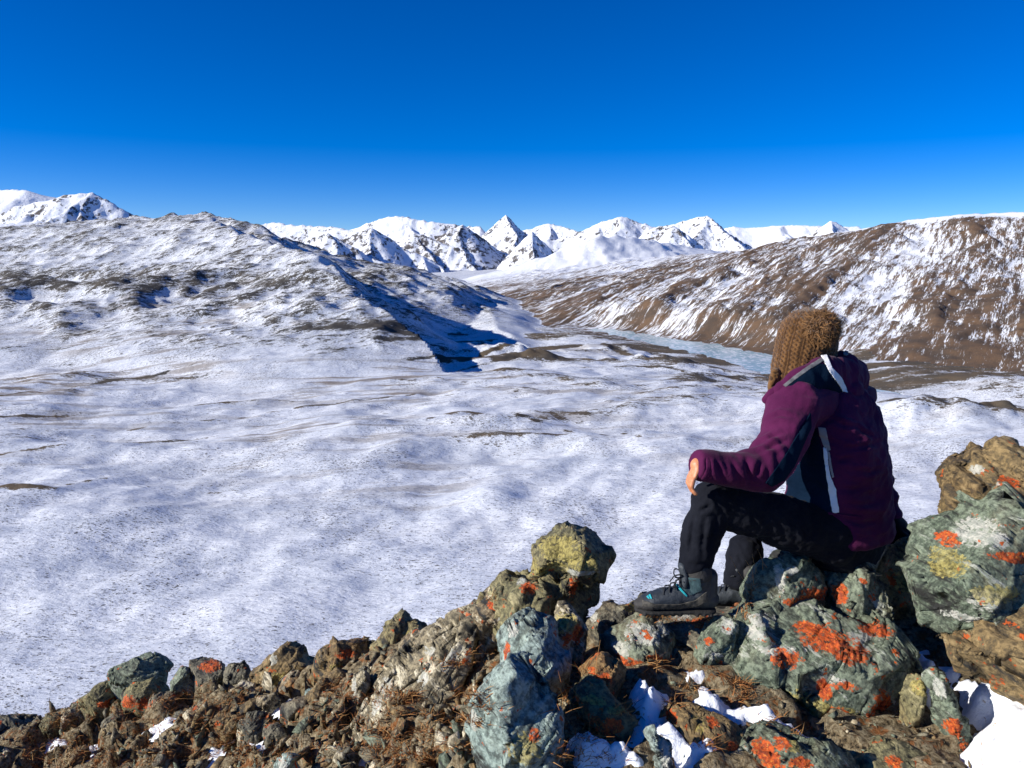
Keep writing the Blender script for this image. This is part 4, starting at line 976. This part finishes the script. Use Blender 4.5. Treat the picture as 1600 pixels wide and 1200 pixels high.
m = NT('teal_mark'); m_teal = m.out((.02, .34, .38), .5)
m = NT('lace'); m_lace = m.out((.010, .012, .016), .8)
m = NT('eye'); m_eye = m.out((.5, .48, .45), .3)

# skeleton in the pose of the photograph: (u, v, depth)
J = dict(pelvis=(1318, 838, 2.98), waist=(1312, 765, 2.98), chest=(1304, 690, 2.97), top=(1292, 628, 2.96), neck=(1270, 596, 2.955), head=(1255, 548, 2.95),
         lsh=(1240, 634, 2.79), lmid=(1224, 688, 2.73), lel=(1194, 736, 2.67), lfo=(1136, 734, 2.63), lwr=(1091, 727, 2.60),
         rsh=(1332, 630, 3.13), rmid=(1352, 690, 3.20), rel=(1360, 742, 3.24), rwr=(1386, 800, 3.20), rha=(1400, 824, 3.17),
         lhip=(1305, 838, 2.87), lth=(1205, 810, 2.79), lkn=(1112, 782, 2.72), lsn=(1097, 832, 2.735), lan=(1086, 884, 2.745), lfoot=(1080, 925, 2.75),
         rhip=(1332, 845, 3.08), rth=(1250, 825, 3.10), rkn=(1182, 800, 3.12), rsn=(1168, 850, 3.10), ran=(1156, 905, 3.08), rfoot=(1150, 935, 3.08))
J = {k: Q(*v) for k, v in J.items()}
j = lambda *k: [J[x] for x in k]
# body: one skin from head to feet, mostly under the clothes
bm = bmesh.new()
tube(bm, j('pelvis', 'waist', 'chest', 'top'), [(.15, .11), (.135, .10), (.155, .11), (.14, .09)], hint=FW)
tube(bm, j('top', 'neck', 'head'), [.062, .058, .06])
HF = Vector((-.42, .91, 0)).normalized(); HL = UPZ.cross(HF).normalized()
hq = Matrix((FW, LF, UPZ)).transposed(); hh = Matrix((HF, HL, UPZ)).transposed()
ball(bm, J['head'] + UPZ * .015, .098, .078, .118, hh)
ball(bm, J['head'] + HF * .055 - UPZ * .055, .05, .055, .055, hh)                        # jaw
ball(bm, J['head'] + HF * .105 - UPZ * .012, .020, .014, .026, hh, 2)                    # nose
ball(bm, J['head'] + HF * .090 - UPZ * .058, .018, .026, .012, hh, 2)                    # lips
for s in (-1, 1):
    ball(bm, J['head'] + HL * s * .078 - HF * .005 - UPZ * .01, .022, .012, .032, hh, 2)   # ears
    ball(bm, J['head'] + HF * .078 + HL * s * .033 + UPZ * .033, .018, .026, .009, hh, 2)  # brows
tube(bm, [J['top'], J['lsh'], J['lmid'], J['lel']], [.06, .052, .046, .040]); tube(bm, j('lel', 'lfo', 'lwr'), [.040, .036, .027])
tube(bm, [J['top'], J['rsh'], J['rmid'], J['rel']], [.06, .052, .046, .040]); tube(bm, j('rel', 'rwr'), [.038, .028])
for s in 'lr':
    tube(bm, [J['pelvis'], J[s + 'hip'], J[s + 'th'], J[s + 'kn']], [.09, .085, .068, .053]); tube(bm, [J[s + 'kn'], J[s + 'sn'], J[s + 'an'], J[s + 'foot']], [.052, .050, .038, .036])
# left hand, bent over the knee: palm, four fingers, thumb
W0 = J['lwr']
kn = Q(1080, 748, 2.600)
tube(bm, [W0, W0 * .45 + kn * .55, kn], [(.028, .018), (.033, .013), (.035, .011)], hint=Vector((-.8, 0, .6)))
for k, (oy, l) in enumerate([(-.028, .68), (-.009, .80), (.009, .84), (.027, .78)]):
    a = kn + Vector((0, oy, .002)); b_ = a + Vector((-.006, oy * .15, -.030)) * l; c_ = b_ + Vector((.010, 0, -.022)) * l; d_ = c_ + Vector((.014, 0, -.014)) * l
    tube(bm, [a, b_, c_, d_], [.0090, .0085, .0078, .0066], 10)
th = W0 * .55 + kn * .45 + Vector((.004, .030, -.004))
tube(bm, [th, th + Vector((-.004, .026, -.016)), th + Vector((.004, .034, -.040))], [.012, .0100, .0078], 10)
# right hand inside the glove, leaning on the rock
H = J['rha']
tube(bm, [J['rwr'], H], [(.030, .022), (.040, .020)])
for oy in (-.026, -.009, .009, .026):
    a = H + Vector((.012, oy, -.008)); tube(bm, [a, a + Vector((.024, oy * .2, -.020)), a + Vector((.030, oy * .2, -.045))], [.0098, .0092, .008], 10)
tube(bm, [H + Vector((-.006, -.034, -.004)), H + Vector((.010, -.052, -.022)), H + Vector((.016, -.050, -.044))], [.012, .0105, .009], 10)
c, f = fuse(bm, .0048, 3)
person = mesh_np('person', c, f, m_skin)
tag(person, 'person in plum jacket and brown knitted hat seated on the rocks, seen from behind', 'person')
for s in (-1, 1):
    bm = bmesh.new(); ball(bm, J['head'] + HF * .087 + HL * s * .033 + UPZ * .016, .013, None, None, None, 2)
    me = bpy.data.meshes.new('eye'); bm.to_mesh(me); bm.free(); me.materials.append(m_eye); o = bpy.data.objects.new('eye', me); COL.objects.link(o); o.parent = person

# trousers
bm = bmesh.new()
tube(bm, [J['pelvis'] + UPZ * .05, J['pelvis'] - UPZ * .02], [(.185, .145), (.185, .14)], hint=FW)
tube(bm, [J['pelvis'] - LF * -.05, J['lhip'], J['lhip'] * .5 + J['lth'] * .5, J['lth'], J['lth'] * .5 + J['lkn'] * .5, J['lkn']], [.105, .106, .095, .086, .078, .068])
tube(bm, [J['lkn'], J['lkn'] * .5 + J['lsn'] * .5, J['lsn'], J['lan'], J['lan'] + (J['lfoot'] - J['lan']) * .06], [.067, .067, .066, .060, .060], cap=(1, .3))
tube(bm, [J['pelvis'] - LF * .05, J['rhip'], J['rth'], J['rkn']], [.105, .10, .085, .070])
tube(bm, [J['rkn'], J['rsn'], J['ran'], J['ran'] + (J['rfoot'] - J['ran']) * .3], [.069, .064, .060, .060], cap=(1, .3))
c, f = fuse(bm, .0062, 3)
nv = qnormals(c, f)
def folds(c, pairs, amp, fq, seed):
    """creases that run across a limb: waves along the limb axis, broken up by noise"""
    out = np.zeros(len(c))
    for a, b, A in pairs:
        a = np.array(a); b = np.array(b); ax = b - a; L2 = ax @ ax
        t = np.clip(((c - a) @ ax) / L2, 0, 1); d = np.linalg.norm(c - a - t[:, None] * ax, axis=1)
        wgt = np.exp(-(d / .13) ** 4) * np.sin(np.pi * np.clip(t * .9 + .05, 0, 1))
        ph = (c - a) @ (ax / math.sqrt(L2))
        w_ = ridged(np.stack([ph * fq, (c[:, 0] + c[:, 2]) * fq * .22, c[:, 1] * fq * .22], 1) + seed, 2, .5)
        out += wgt * w_ * amp * A
    return out
c = c + nv * (fbm(c * 11 + 4, 4, .6) * .0085 + folds(c, [(J['lkn'], J['lan'], 1), (J['lhip'], J['lkn'], 1), (J['rkn'], J['ran'], 1)], .0050, 7, 5))[:, None]
for kn_, sn_ in (('lkn', 'lsn'),):
    d = np.linalg.norm(c - np.array(J[kn_] + Vector((.05, 0, -.06))), axis=1)
    c = c + nv * (np.exp(-(d / .05) ** 2) * ridged(c * 26 + 2, 2) * .007)[:, None]
def creases(c, f, lines, A=.006, wd=.007):
    bv = BVHTree.FromPolygons(c.tolist(), f.tolist()); nv = qnormals(c, f); dsp = np.zeros(len(c))
    for ln_ in lines:
        pts = []
        for (u0, v0), (u1, v1) in zip(ln_[:-1], ln_[1:]):
            for t_ in np.linspace(0, 1, 5):
                h = bv.ray_cast(Vector((0, 0, 0)), ray(u0 + (u1 - u0) * t_, v0 + (v1 - v0) * t_).normalized())
                if h[0] is not None: pts.append(np.array(h[0]))
        if len(pts) < 3: continue
        d = np.full(len(c), 9.0); tt = np.zeros(len(c))
        for k, (a, b) in enumerate(zip(pts[:-1], pts[1:])):
            e = b - a; L2 = e @ e + 1e-12; t_ = np.clip(((c - a) @ e) / L2, 0, 1); dk = np.linalg.norm(c - a - t_[:, None] * e, axis=1)
            up = dk < d; d = np.where(up, dk, d); tt = np.where(up, (k + t_) / (len(pts) - 1), tt)
        env = np.sin(np.pi * np.clip(tt * .9 + .05, 0, 1))
        dsp += env * A * (-np.exp(-(d / wd) ** 2) + .75 * np.exp(-((d - 2.1 * wd) / (1.2 * wd)) ** 2))
    return c + nv * dsp[:, None]
c = creases(c, f, [[(1132, 806), (1120, 785), (1116, 768)], [(1144, 800), (1130, 780)], [(1165, 785), (1178, 812), (1186, 832)], [(1200, 792), (1216, 818), (1228, 845)], [(1228, 805), (1246, 830)], [(1086, 800), (1080, 835), (1078, 868)], [(1102, 805), (1099, 840), (1096, 875)],
                   [(1112, 790), (1092, 800)], [(1075, 880), (1090, 884), (1104, 880)], [(1120, 812), (1110, 840), (1106, 865)], [(1150, 860), (1160, 880)], [(1250, 815), (1262, 845)]], .0055, .007)
trousers = mesh_np('trousers', c, f, m_trouser, parent=person)

# jacket
bm = bmesh.new()
tor = [((1320, 838, 2.985), .212, .158), ((1319, 824, 2.985), .216, .164), ((1314, 795, 2.985), .222, .172), ((1309, 765, 2.98), .226, .178), ((1306, 720, 2.975), .226, .176), ((1303, 680, 2.97), .226, .170), ((1296, 645, 2.965), .215, .150), ((1288, 620, 2.96), .165, .118), ((1278, 604, 2.955), .10, .085)]
tube(bm, [Q(*t[0]) for t in tor], [(t[1], t[2]) for t in tor], 28, hint=FW, cap=(.12, 1))
tube(bm, [J['top'] - UPZ * .02, J['lsh'], J['lsh'] * .5 + J['lmid'] * .5, J['lmid'], J['lel']], [.095, .090, .085, .081, .074])
tube(bm, [J['lel'], J['lel'] * .5 + J['lfo'] * .5, J['lfo'], J['lwr'] + (J['lwr'] - J['lfo']) * .05], [.074, .066, .058, .049], cap=(1, .15))
tube(bm, [J['top'] - UPZ * .02, J['rsh'], J['rmid'], J['rel']], [.095, .085, .076, .068]); tube(bm, [J['rel'], J['rwr']], [.066, .048])
c, f = fuse(bm, .0058, 5)
nv = qnormals(c, f)
cf = (c - np.array(J['waist'])) @ np.array(FW); cl = (c - np.array(J['waist'])) @ np.array(LF)
tw = sstep(.31, .24, np.abs(cl + .0)) * sstep(-1.42, -1.0, -np.abs(c[:, 2])) 
ang = np.arctan2(cl, -cf)
arm_d = np.min([np.linalg.norm(c - np.array(J['lmid']), axis=1), np.linalg.norm(c - np.array(J['lel']), axis=1), np.linalg.norm(c - np.array(J['lfo']), axis=1), np.linalg.norm(c - np.array(J['lwr']), axis=1)], axis=0)
body_w = sstep(.09, .17, arm_d)
puff = ridged(np.stack([c[:, 2] * 11 + .5 * np.sin(ang * 2.0), ang * .9, 0 * ang], 1) + 2.2, 3, .5)
c = c + nv * (body_w * puff * .0095 + fbm(c * 7 + 1, 2) * .009 + folds(c, [(J['lsh'], J['lel'], 1.0), (J['lel'], J['lwr'], 1.0)], .0048, 8, 9))[:, None]
# gathers where the sleeve bends
d = np.linalg.norm(c - np.array(J['lel'] + Vector((-.01, 0, .05))), axis=1)
dirv = np.array((J['lwr'] - J['lsh']).normalized())
c = c + qnormals(c, f) * (np.exp(-(d / .085) ** 2) * np.sin((c @ dirv) * 95 + 5 * pn(c * 9)) * .0065)[:, None]
c = creases(c, f, [[(1118, 722), (1124, 736), (1130, 752)], [(1144, 718), (1150, 738), (1158, 758)], [(1166, 712), (1168, 735), (1176, 760)], [(1186, 690), (1205, 682), (1226, 676)], [(1184, 706), (1206, 698), (1230, 688)], [(1198, 655), (1216, 648), (1238, 650)], [(1190, 720), (1180, 745)],
                   [(1105, 716), (1108, 735)], [(1310, 762), (1330, 766), (1352, 762)], [(1316, 785), (1345, 790), (1376, 784)], [(1322, 700), (1350, 698), (1382, 688)], [(1300, 655), (1320, 664), (1346, 668)], [(1330, 735), (1360, 738), (1384, 730)], [(1246, 815), (1275, 822), (1310, 824)],
                   [(1318, 812), (1345, 818), (1372, 814)], [(1262, 655), (1252, 668), (1246, 684)], [(1340, 670), (1362, 682)], [(1308, 720), (1330, 716)]], .0065, .008)
jacket = mesh_np('jacket', c, f, m_plum, parent=person); jacket['label'] = 'plum and navy hooded winter jacket'
jb = BVHTree.FromPolygons(c.tolist(), f.tolist())
def patch(name, poly, mat, bv, off=.0025, step=2.0, parent=jacket, maxjump=.03, thick=.0):
    """a cloth panel sewn on: laid over the garment, a little proud of it"""
    pl = np.array(poly, float); x0, y0 = pl.min(0); x1, y1 = pl.max(0)
    xs = np.arange(x0 - step, x1 + 2 * step, step); ys = np.arange(y0 - step, y1 + 2 * step, step)
    UX, VY = np.meshgrid(xs, ys); s_ = poly_sd(UX, VY, pl)
    # pull the outermost ring of grid points on to the outline
    gu = np.gradient(s_, axis=1) / step; gv = np.gradient(s_, axis=0) / step
    near = (s_ > 0) & (s_ < step * 1.5); UX = np.where(near, UX - gu * s_, UX); VY = np.where(near, VY - gv * s_, VY)
    ok = (s_ <= step * 1.5); V = np.zeros(UX.shape + (3,)); good = np.zeros(UX.shape, bool)
    for i, k in zip(*np.nonzero(ok)):
        h = bv.ray_cast(Vector((0, 0, 0)), ray(UX[i, k], VY[i, k]).normalized())
        if h[0] is not None:
            n_ = h[1] if h[1].dot(h[0]) < 0 else -h[1]
            V[i, k] = h[0] + n_ * off; good[i, k] = True
    fc = grid_faces(*UX.shape); vv = V.reshape(-1, 3); g = good.ravel()[fc].all(1)
    dep = vv[:, 1][fc]; g &= (dep.max(1) - dep.min(1)) < maxjump
    cen = s_.ravel()[fc]; g &= (cen < step * 1.5).all(1) & (cen.min(1) < 0)
    fc = fc[g]
    if not len(fc): return None
    used, inv = np.unique(fc, return_inverse=True)
    lb = np.arange(len(used)); iv = inv.reshape(-1, 4)             # keep the one connected piece
    for _ in range(400):
        mn = lb[iv].min(1); l2 = lb.copy(); np.minimum.at(l2, iv.ravel(), np.repeat(mn, 4))
        if (l2 == lb).all(): break
        lb = l2
    big_ = np.bincount(lb).argmax(); fc = fc[lb[iv[:, 0]] == big_]; used, inv = np.unique(fc, return_inverse=True)
    o = mesh_np(name, vv[used], inv.reshape(-1, 4)[:, ::-1], mat, parent=parent)
    md = o.modifiers.new('thickness', 'SOLIDIFY'); md.thickness = .004; md.offset = 0
    return o
# navy side panel with the stripe down from the sleeve, the white and grey trims
patch('side_panel', [(1266, 645), (1274, 662), (1284, 700), (1294, 745), (1302, 800), (1270, 800), (1240, 796), (1225, 782), (1232, 765), (1222, 742), (1236, 718), (1246, 690)], m_navy, jb, .0022)
patch('sleeve_panel', [(1266, 644), (1246, 678), (1226, 712), (1196, 754), (1206, 759), (1224, 750), (1240, 728), (1252, 700), (1266, 668)], m_navy, jb, .0026, maxjump=.05)
patch('stripe', [(1286, 700), (1291, 700), (1297, 742), (1306, 764), (1311, 799), (1301, 801), (1295, 766), (1290, 735)], m_white, jb, .0042, 1.2)
patch('trim', [(1278, 668), (1290, 669), (1298, 703), (1291, 706), (1284, 690)], m_greytrim, jb, .0042, 1.2)
patch('piping', [(1292, 706), (1296, 706), (1303, 745), (1300, 746)], m_greytrim, jb, .0044, 1.0)
patch('hem_seam', [(1240, 796), (1270, 799), (1304, 801), (1345, 806), (1345, 809), (1304, 804), (1270, 802), (1240, 799)], m_plum, jb, .004, 1.2)

# hood: a thick collar that sags behind the neck
bm = bmesh.new()
hp = [((1205, 622, 2.84), .020, .022), ((1222, 610, 2.80), .026, .030), ((1252, 594, 2.79), .036, .042), ((1288, 584, 2.82), .046, .060), ((1318, 590, 2.90), .050, .072), ((1336, 592, 3.00), .048, .066), ((1325, 594, 3.10), .042, .050), ((1290, 606, 3.16), .030, .032)]
tube(bm, [Q(*h[0]) for h in hp], [(h[1], h[2]) for h in hp], 20)
ball(bm, Q(1318, 612, 2.91), .062, .080, .062, hq); ball(bm, Q(1318, 566, 2.94), .046, .06, .038, hq)
c, f = fuse(bm, .0055, 4); nv = qnormals(c, f)
c = c + nv * (fbm(c * 10 + 6, 3) * .009 + ridged(c * np.array([13, 13, 9]) + 3, 2) * .005)[:, None]
hood = mesh_np('hood', c, f, m_plum, parent=jacket)
hb = BVHTree.FromPolygons(c.tolist(), f.tolist())
patch('hood_panel', [(1228, 606), (1248, 590), (1278, 570), (1290, 570), (1302, 590), (1316, 606), (1326, 632), (1300, 622), (1264, 610), (1240, 612)], m_navy, hb, .003, 1.6, jacket, .05)
patch('hood_stripe', [(1283, 558), (1291, 555), (1299, 575), (1313, 590), (1326, 617), (1321, 619), (1307, 598), (1295, 582)], m_white, hb, .005, 1.0, jacket, .06)
patch('hood_lining', [(1224, 602), (1241, 588), (1263, 573), (1284, 560), (1287, 564), (1265, 578), (1243, 593), (1228, 605)], m_silver, hb, .004, 1.2, jacket, .06)
patch('snap_button', [(1317, 553), (1320, 550), (1324, 551), (1325, 555), (1322, 557), (1318, 556)], m_silver, hb, .005, .8, jacket, .06)
# sleeve cuff
bm = bmesh.new(); a = J['lwr']; dv = (J['lwr'] - J['lfo']).normalized()
tube(bm, [a - dv * .020, a - dv * .002], [.0535, .0515], 24, cap=(.1, .1))
c, f = fuse(bm, .004, 3); mesh_np('cuff', c, f, m_plum, parent=jacket)
bm = bmesh.new(); tube(bm, [Q(1196, 626, 2.83), Q(1206, 616, 2.815), Q(1222, 604, 2.805)], [(.012, .016), (.014, .02), (.012, .018)], 14); c, f = fuse(bm, .004, 2); mesh_np('collar_flap', c, f, m_plum, parent=jacket)

# hat with cable knit, ear flap and pompom
rings_ = [((1240, 616, 2.93), .090, .075), ((1243, 600, 2.93), .100, .092), ((1250, 575, 2.935), .107, .103), ((1258, 545, 2.94), .112, .106), ((1262, 526, 2.945), .110, .105)]
bm = bmesh.new()
tube(bm, [Q(*h[0]) for h in rings_], [(h[1], h[2]) for h in rings_], 40, hint=FW)
c, f = fuse(bm, .0042, 6); nv = qnormals(c, f)
hc = np.array(Q(1258, 545, 2.94)); axu = np.array((Q(1266, 490, 2.945) - Q(1243, 600, 2.93)).normalized())
rel = c - hc; hgt = rel @ axu; e1 = np.array(LF) - axu * (np.array(LF) @ axu); e1 /= np.linalg.norm(e1); e2 = np.cross(axu, e1)
an_ = np.arctan2(rel @ e1, rel @ e2)
cell = (an_ / (2 * math.pi) * 17 + .12 * pn(c * 14)) % 1.0; row = hgt / .017 + .25 * pn(c * 12 + 4)
phs = row * 2 * math.pi * .5
s1 = np.abs(cell - (.5 + .22 * np.sin(phs))); s2 = np.abs(cell - (.5 - .22 * np.sin(phs)))
over = np.where(np.cos(phs) > 0, 1.0, .55)
k1 = np.clip(1 - (s1 / .17) ** 2, 0, 1) * over; k2 = np.clip(1 - (s2 / .17) ** 2, 0, 1) * (1.55 - over)
rib = np.clip(1 - (np.minimum(cell, 1 - cell) / .07) ** 2, 0, 1) * .6
knit = np.maximum(np.maximum(k1, k2), rib)
knit = knit * (.8 + .2 * np.sin(row * 40 + an_ * 60))
c = c + nv * (knit * .0066 + fbm(c * 45, 3) * .0022 + fbm(c * 8 + 2, 2) * .004)[:, None]
hat = mesh_np('knitted_hat', c, f, m_wool, parent=person); attr(hat, 'knit', knit)
rf = np.random.default_rng(31); ii = rf.choice(len(c), 5200, replace=False)
b0 = c[ii]; nn_ = qnormals(c, f)[ii] + rf.normal(size=(5200, 3)) * .55; nn_ /= np.linalg.norm(nn_, axis=1)[:, None]
sd_ = np.cross(nn_, rf.normal(size=(5200, 3))); sd_ /= np.linalg.norm(sd_, axis=1)[:, None]; ln = rf.uniform(.003, .012, 5200)[:, None]
V = np.stack([b0 - sd_ * .0005, b0 + sd_ * .0005, b0 + nn_ * ln], 1).reshape(-1, 3)
fz = mesh_np('wool_fuzz', V, np.arange(5200 * 3).reshape(-1, 3), m_wool, parent=hat); attr(fz, 'knit', np.ones(5200 * 3)); fz['kind'] = 'stuff'
bm = bmesh.new(); tube(bm, [Q(1216, 590, 2.90), Q(1209, 606, 2.885), Q(1206, 618, 2.88)], [(.05, .02), (.036, .016), (.018, .012)], 16, hint=Vector((.6, -.6, 0)))
c, f = fuse(bm, .004, 3); nv = qnormals(c, f); kk = np.clip(ridged(c * np.array([60, 60, 90]), 1), 0, 1); c = c + nv * (kk * .004)[:, None]
ef = mesh_np('ear_flap', c, f, m_wool, parent=hat); attr(ef, 'knit', kk)
pc = np.array(Q(1284, 512, 2.835)); r = np.random.default_rng(21); N = 5200
dirs = r.normal(size=(N, 3)); dirs /= np.linalg.norm(dirs, axis=1)[:, None]
ln = .071 * r.uniform(.80, 1.10, N); tipj = dirs + r.normal(size=(N, 3)) * .22; sd_ = np.cross(dirs, r.normal(size=(N, 3))); sd_ /= np.linalg.norm(sd_, axis=1)[:, None]
b0 = pc + dirs * .036; mid_ = pc + dirs * (ln * .8)[:, None]; tp = pc + tipj / np.linalg.norm(tipj, axis=1)[:, None] * ln[:, None] - np.array([0, 0, .004])
wd = .0017
V = np.stack([b0 - sd_ * wd, b0 + sd_ * wd, mid_ + sd_ * wd * .8, mid_ - sd_ * wd * .8, tp + sd_ * wd * .2, tp - sd_ * wd * .2], 1).reshape(-1, 3)
i = np.arange(N)[:, None] * 6
Fc = np.concatenate([i + np.array([0, 1, 2, 3]), i + np.array([3, 2, 4, 5])])
ic, if_ = ico(3); n0 = len(V); V = np.concatenate([V, pc + ic * .044])
pom = mesh_np('pompom', V, Fc, m_fur, parent=hat)
pom['kind'] = 'stuff'
attr(pom, 'tone', np.concatenate([np.repeat(r.random(N) ** 1.3, 6), np.zeros(len(ic))]))
core = mesh_np('pompom_core', pc + ic * .046, if_, m_fur, parent=hat); attr(core, 'tone', np.zeros(len(ic)))

# glove on the hand that leans on the rock
bm = bmesh.new()
tube(bm, [J['rwr'] + UPZ * .01, J['rwr'] * .5 + H * .5, H + Vector((.006, 0, 0))], [(.046, .036), (.050, .034), (.056, .036)])
for oy in (-.030, -.011, .010, .030):
    a = H + Vector((.014, oy, -.004)); tube(bm, [a, a + Vector((.030, oy * .3, -.018)), a + Vector((.036, oy * .3, -.055))], [.0165, .0155, .014], 12)
tube(bm, [H + Vector((-.006, -.036, -.002)), H + Vector((.012, -.062, -.024)), H + Vector((.016, -.062, -.052))], [.017, .016, .014], 12)
tube(bm, [H + Vector((-.02, 0, -.02)), H + Vector((-.03, -.02, -.12))], [.05, .04], 12)
c, f = fuse(bm, .0048, 2); c = c + qnormals(c, f) * (fbm(c * 40, 2) * .0025)[:, None]
mesh_np('glove', c, f, m_glove, parent=person)

# boots
def boot(heel, fwd, k=1.0):
    fwd = Vector(fwd).normalized(); sd = UPZ.cross(fwd).normalized()
    B_ = lambda x, y, z: heel + fwd * (x * k) + sd * (y * k) + UPZ * (z * k)
    bm = bmesh.new()
    prof = [(.005, .030, .018, .085), (.03, .036, .016, .10), (.07, .037, .016, .105), (.11, .037, .016, .106), (.145, .041, .016, .095), (.185, .044, .016, .083), (.220, .042, .018, .072), (.245, .035, .020, .058), (.258, .024, .022, .046)]
    tube(bm, [B_(x, 0, (lo + hi) / 2) for x, w_, lo, hi in prof], [(w_ * k, (hi - lo) / 2 * k) for x, w_, lo, hi in prof], 22, hint=UPZ)
    tube(bm, [B_(.040, 0, .06), B_(.048, 0, .10), B_(.052, 0, .130), B_(.055, 0, .148)], [.042 * k, .043 * k, .045 * k, .046 * k], 22)
    tube(bm, [B_(.012, 0, .075), B_(.012, 0, .138)], [.03 * k, .028 * k], 16)
    c, f = fuse(bm, .004, 4); c = c + qnormals(c, f) * (fbm(c * 28 + 3, 3) * .0022)[:, None]
    bo = mesh_np('boot', c, f, m_boot, parent=person)
    # sole with lugs
    bm = bmesh.new()
    so = [(-.002, .030), (.02, .039), (.07, .038), (.11, .038), (.15, .043), (.19, .047), (.225, .045), (.25, .036), (.266, .022)]
    tube(bm, [B_(x, 0, .012) for x, w_ in so], [(w_ * k, .012 * k) for x, w_ in so], 20, hint=UPZ)
    for x in (.01, .035, .06, .12, .145, .17, .195, .22, .245):
        for s in (-1, 1): ball(bm, B_(x, s * .024, .004), .009 * k, .018 * k, .008 * k, None, 2)
    c, f = fuse(bm, .004, 1); mesh_np('sole', c, f, m_sole, parent=bo)
    bm = bmesh.new()
    tube(bm, [B_(.222, 0, .036), B_(.245, 0, .034), B_(.262, 0, .030)], [(.046 * k, .026 * k), (.039 * k, .024 * k), (.027 * k, .018 * k)], 20, hint=UPZ)
    c, f = fuse(bm, .004, 2); mesh_np('toe_cap', c, f, m_rub, parent=bo)
    bm = bmesh.new(); tube(bm, [B_(.104, 0, .105), B_(.102, 0, .142), B_(.112, 0, .172)], [(.030 * k, .015 * k), (.030 * k, .015 * k), (.026 * k, .015 * k)], 14, hint=fwd)
    c, f = fuse(bm, .0035, 2); mesh_np('tongue', c, f, m_boot, parent=bo)
    bm = bmesh.new(); tube(bm, [B_(.052, 0, .146), B_(.056, 0, .156)], [.049 * k, .047 * k], 18); c, f = fuse(bm, .004, 2); mesh_np('padded_collar', c, f, m_rub, parent=bo)
    bm = bmesh.new()
    zs = [(.180, .088), (.160, .098), (.141, .108), (.124, .119), (.110, .134)]
    for q_, (x, z) in enumerate(zs):
        tube(bm, [B_(x, -.026, z - .010), B_(x - .004, 0, z + .004), B_(x, .026, z - .010)], [.0028 * k] * 3, 8)
        if q_ < 4:
            x2, z2 = zs[q_ + 1]
            tube(bm, [B_(x, .024, z - .008), B_((x + x2) / 2, 0, (z + z2) / 2 + .006), B_(x2, -.024, z2 - .008)], [.0024 * k] * 3, 8)
    for sgn in (-1, 1):
        lo_ = [B_(.112 + .012 * math.cos(t) + .014, sgn * (.012 + .016 * math.sin(t)), .140 + .012 * math.sin(t)) for t in np.linspace(0, 2 * math.pi, 9)]
        tube(bm, lo_, [.0024 * k] * 9, 8); tube(bm, [B_(.118, sgn * .01, .138), B_(.134, sgn * .020, .128), B_(.148, sgn * .024, .104)], [.0022 * k] * 3, 8)
    me = bpy.data.meshes.new('laces'); bm.to_mesh(me); bm.free(); me.materials.append(m_lace); o = bpy.data.objects.new('laces', me); COL.objects.link(o); o.parent = bo
    return bo, B_
b1, B1 = boot(Q(1112, 957, 2.755), (-1, -.02, .02), .98)
b2, B2 = boot(Q(1192, 953, 3.07), (-.97, .12, .0), .95)
# teal mark and teal lines on the near boot
bb = BVHTree.FromObject(b1, bpy.context.evaluated_depsgraph_get())
for pl in ([(1010.5, 933), (1013, 931), (1016, 936), (1013.5, 936)], [(1014, 930.5), (1016.5, 929), (1019.5, 936), (1017, 936)]):
    patch('teal_mark', pl, m_teal, bb, .0018, .6, b1, .05)
m = NT('boot_slate_fabric'); m_slate = m.out(m.mix(m.step(m.noise(m.coords('Object'), 70, 4, .6), .4, .6), (.012, .034, .042), (.026, .060, .068)), .8, m.bump(m.noise(m.coords('Object'), 260, 2, .5), .4, .004))
m = NT('boot_olive_rand'); m_rand = m.out(m.mix(m.step(m.noise(m.coords('Object'), 90, 4, .6), .4, .6), (.035, .032, .026), (.075, .068, .055)), .8)
patch('ankle_panel', [(1060, 906), (1076, 902), (1094, 904), (1097, 922), (1080, 930), (1066, 920)], m_slate, bb, .0016, 1.2, b1, .05)
patch('rand', [(1004, 938), (1024, 944), (1060, 944), (1086, 938), (1104, 924), (1106, 938), (1090, 947), (1060, 951), (1024, 951), (1004, 946)], m_rand, bb, .0016, 1.2, b1, .05)
for pl in ([(1052, 908), (1054, 907), (1064, 920), (1074, 931), (1072, 932), (1061, 921)], [(1062, 908), (1088, 905), (1088, 906.6), (1062, 909.6)], [(1056, 899), (1058, 899), (1060, 914), (1058, 914)]):
    patch('teal_seam', pl, m_teal if pl[0][0] < 1060 else m_rub, bb, .0016, .6, b1, .05)
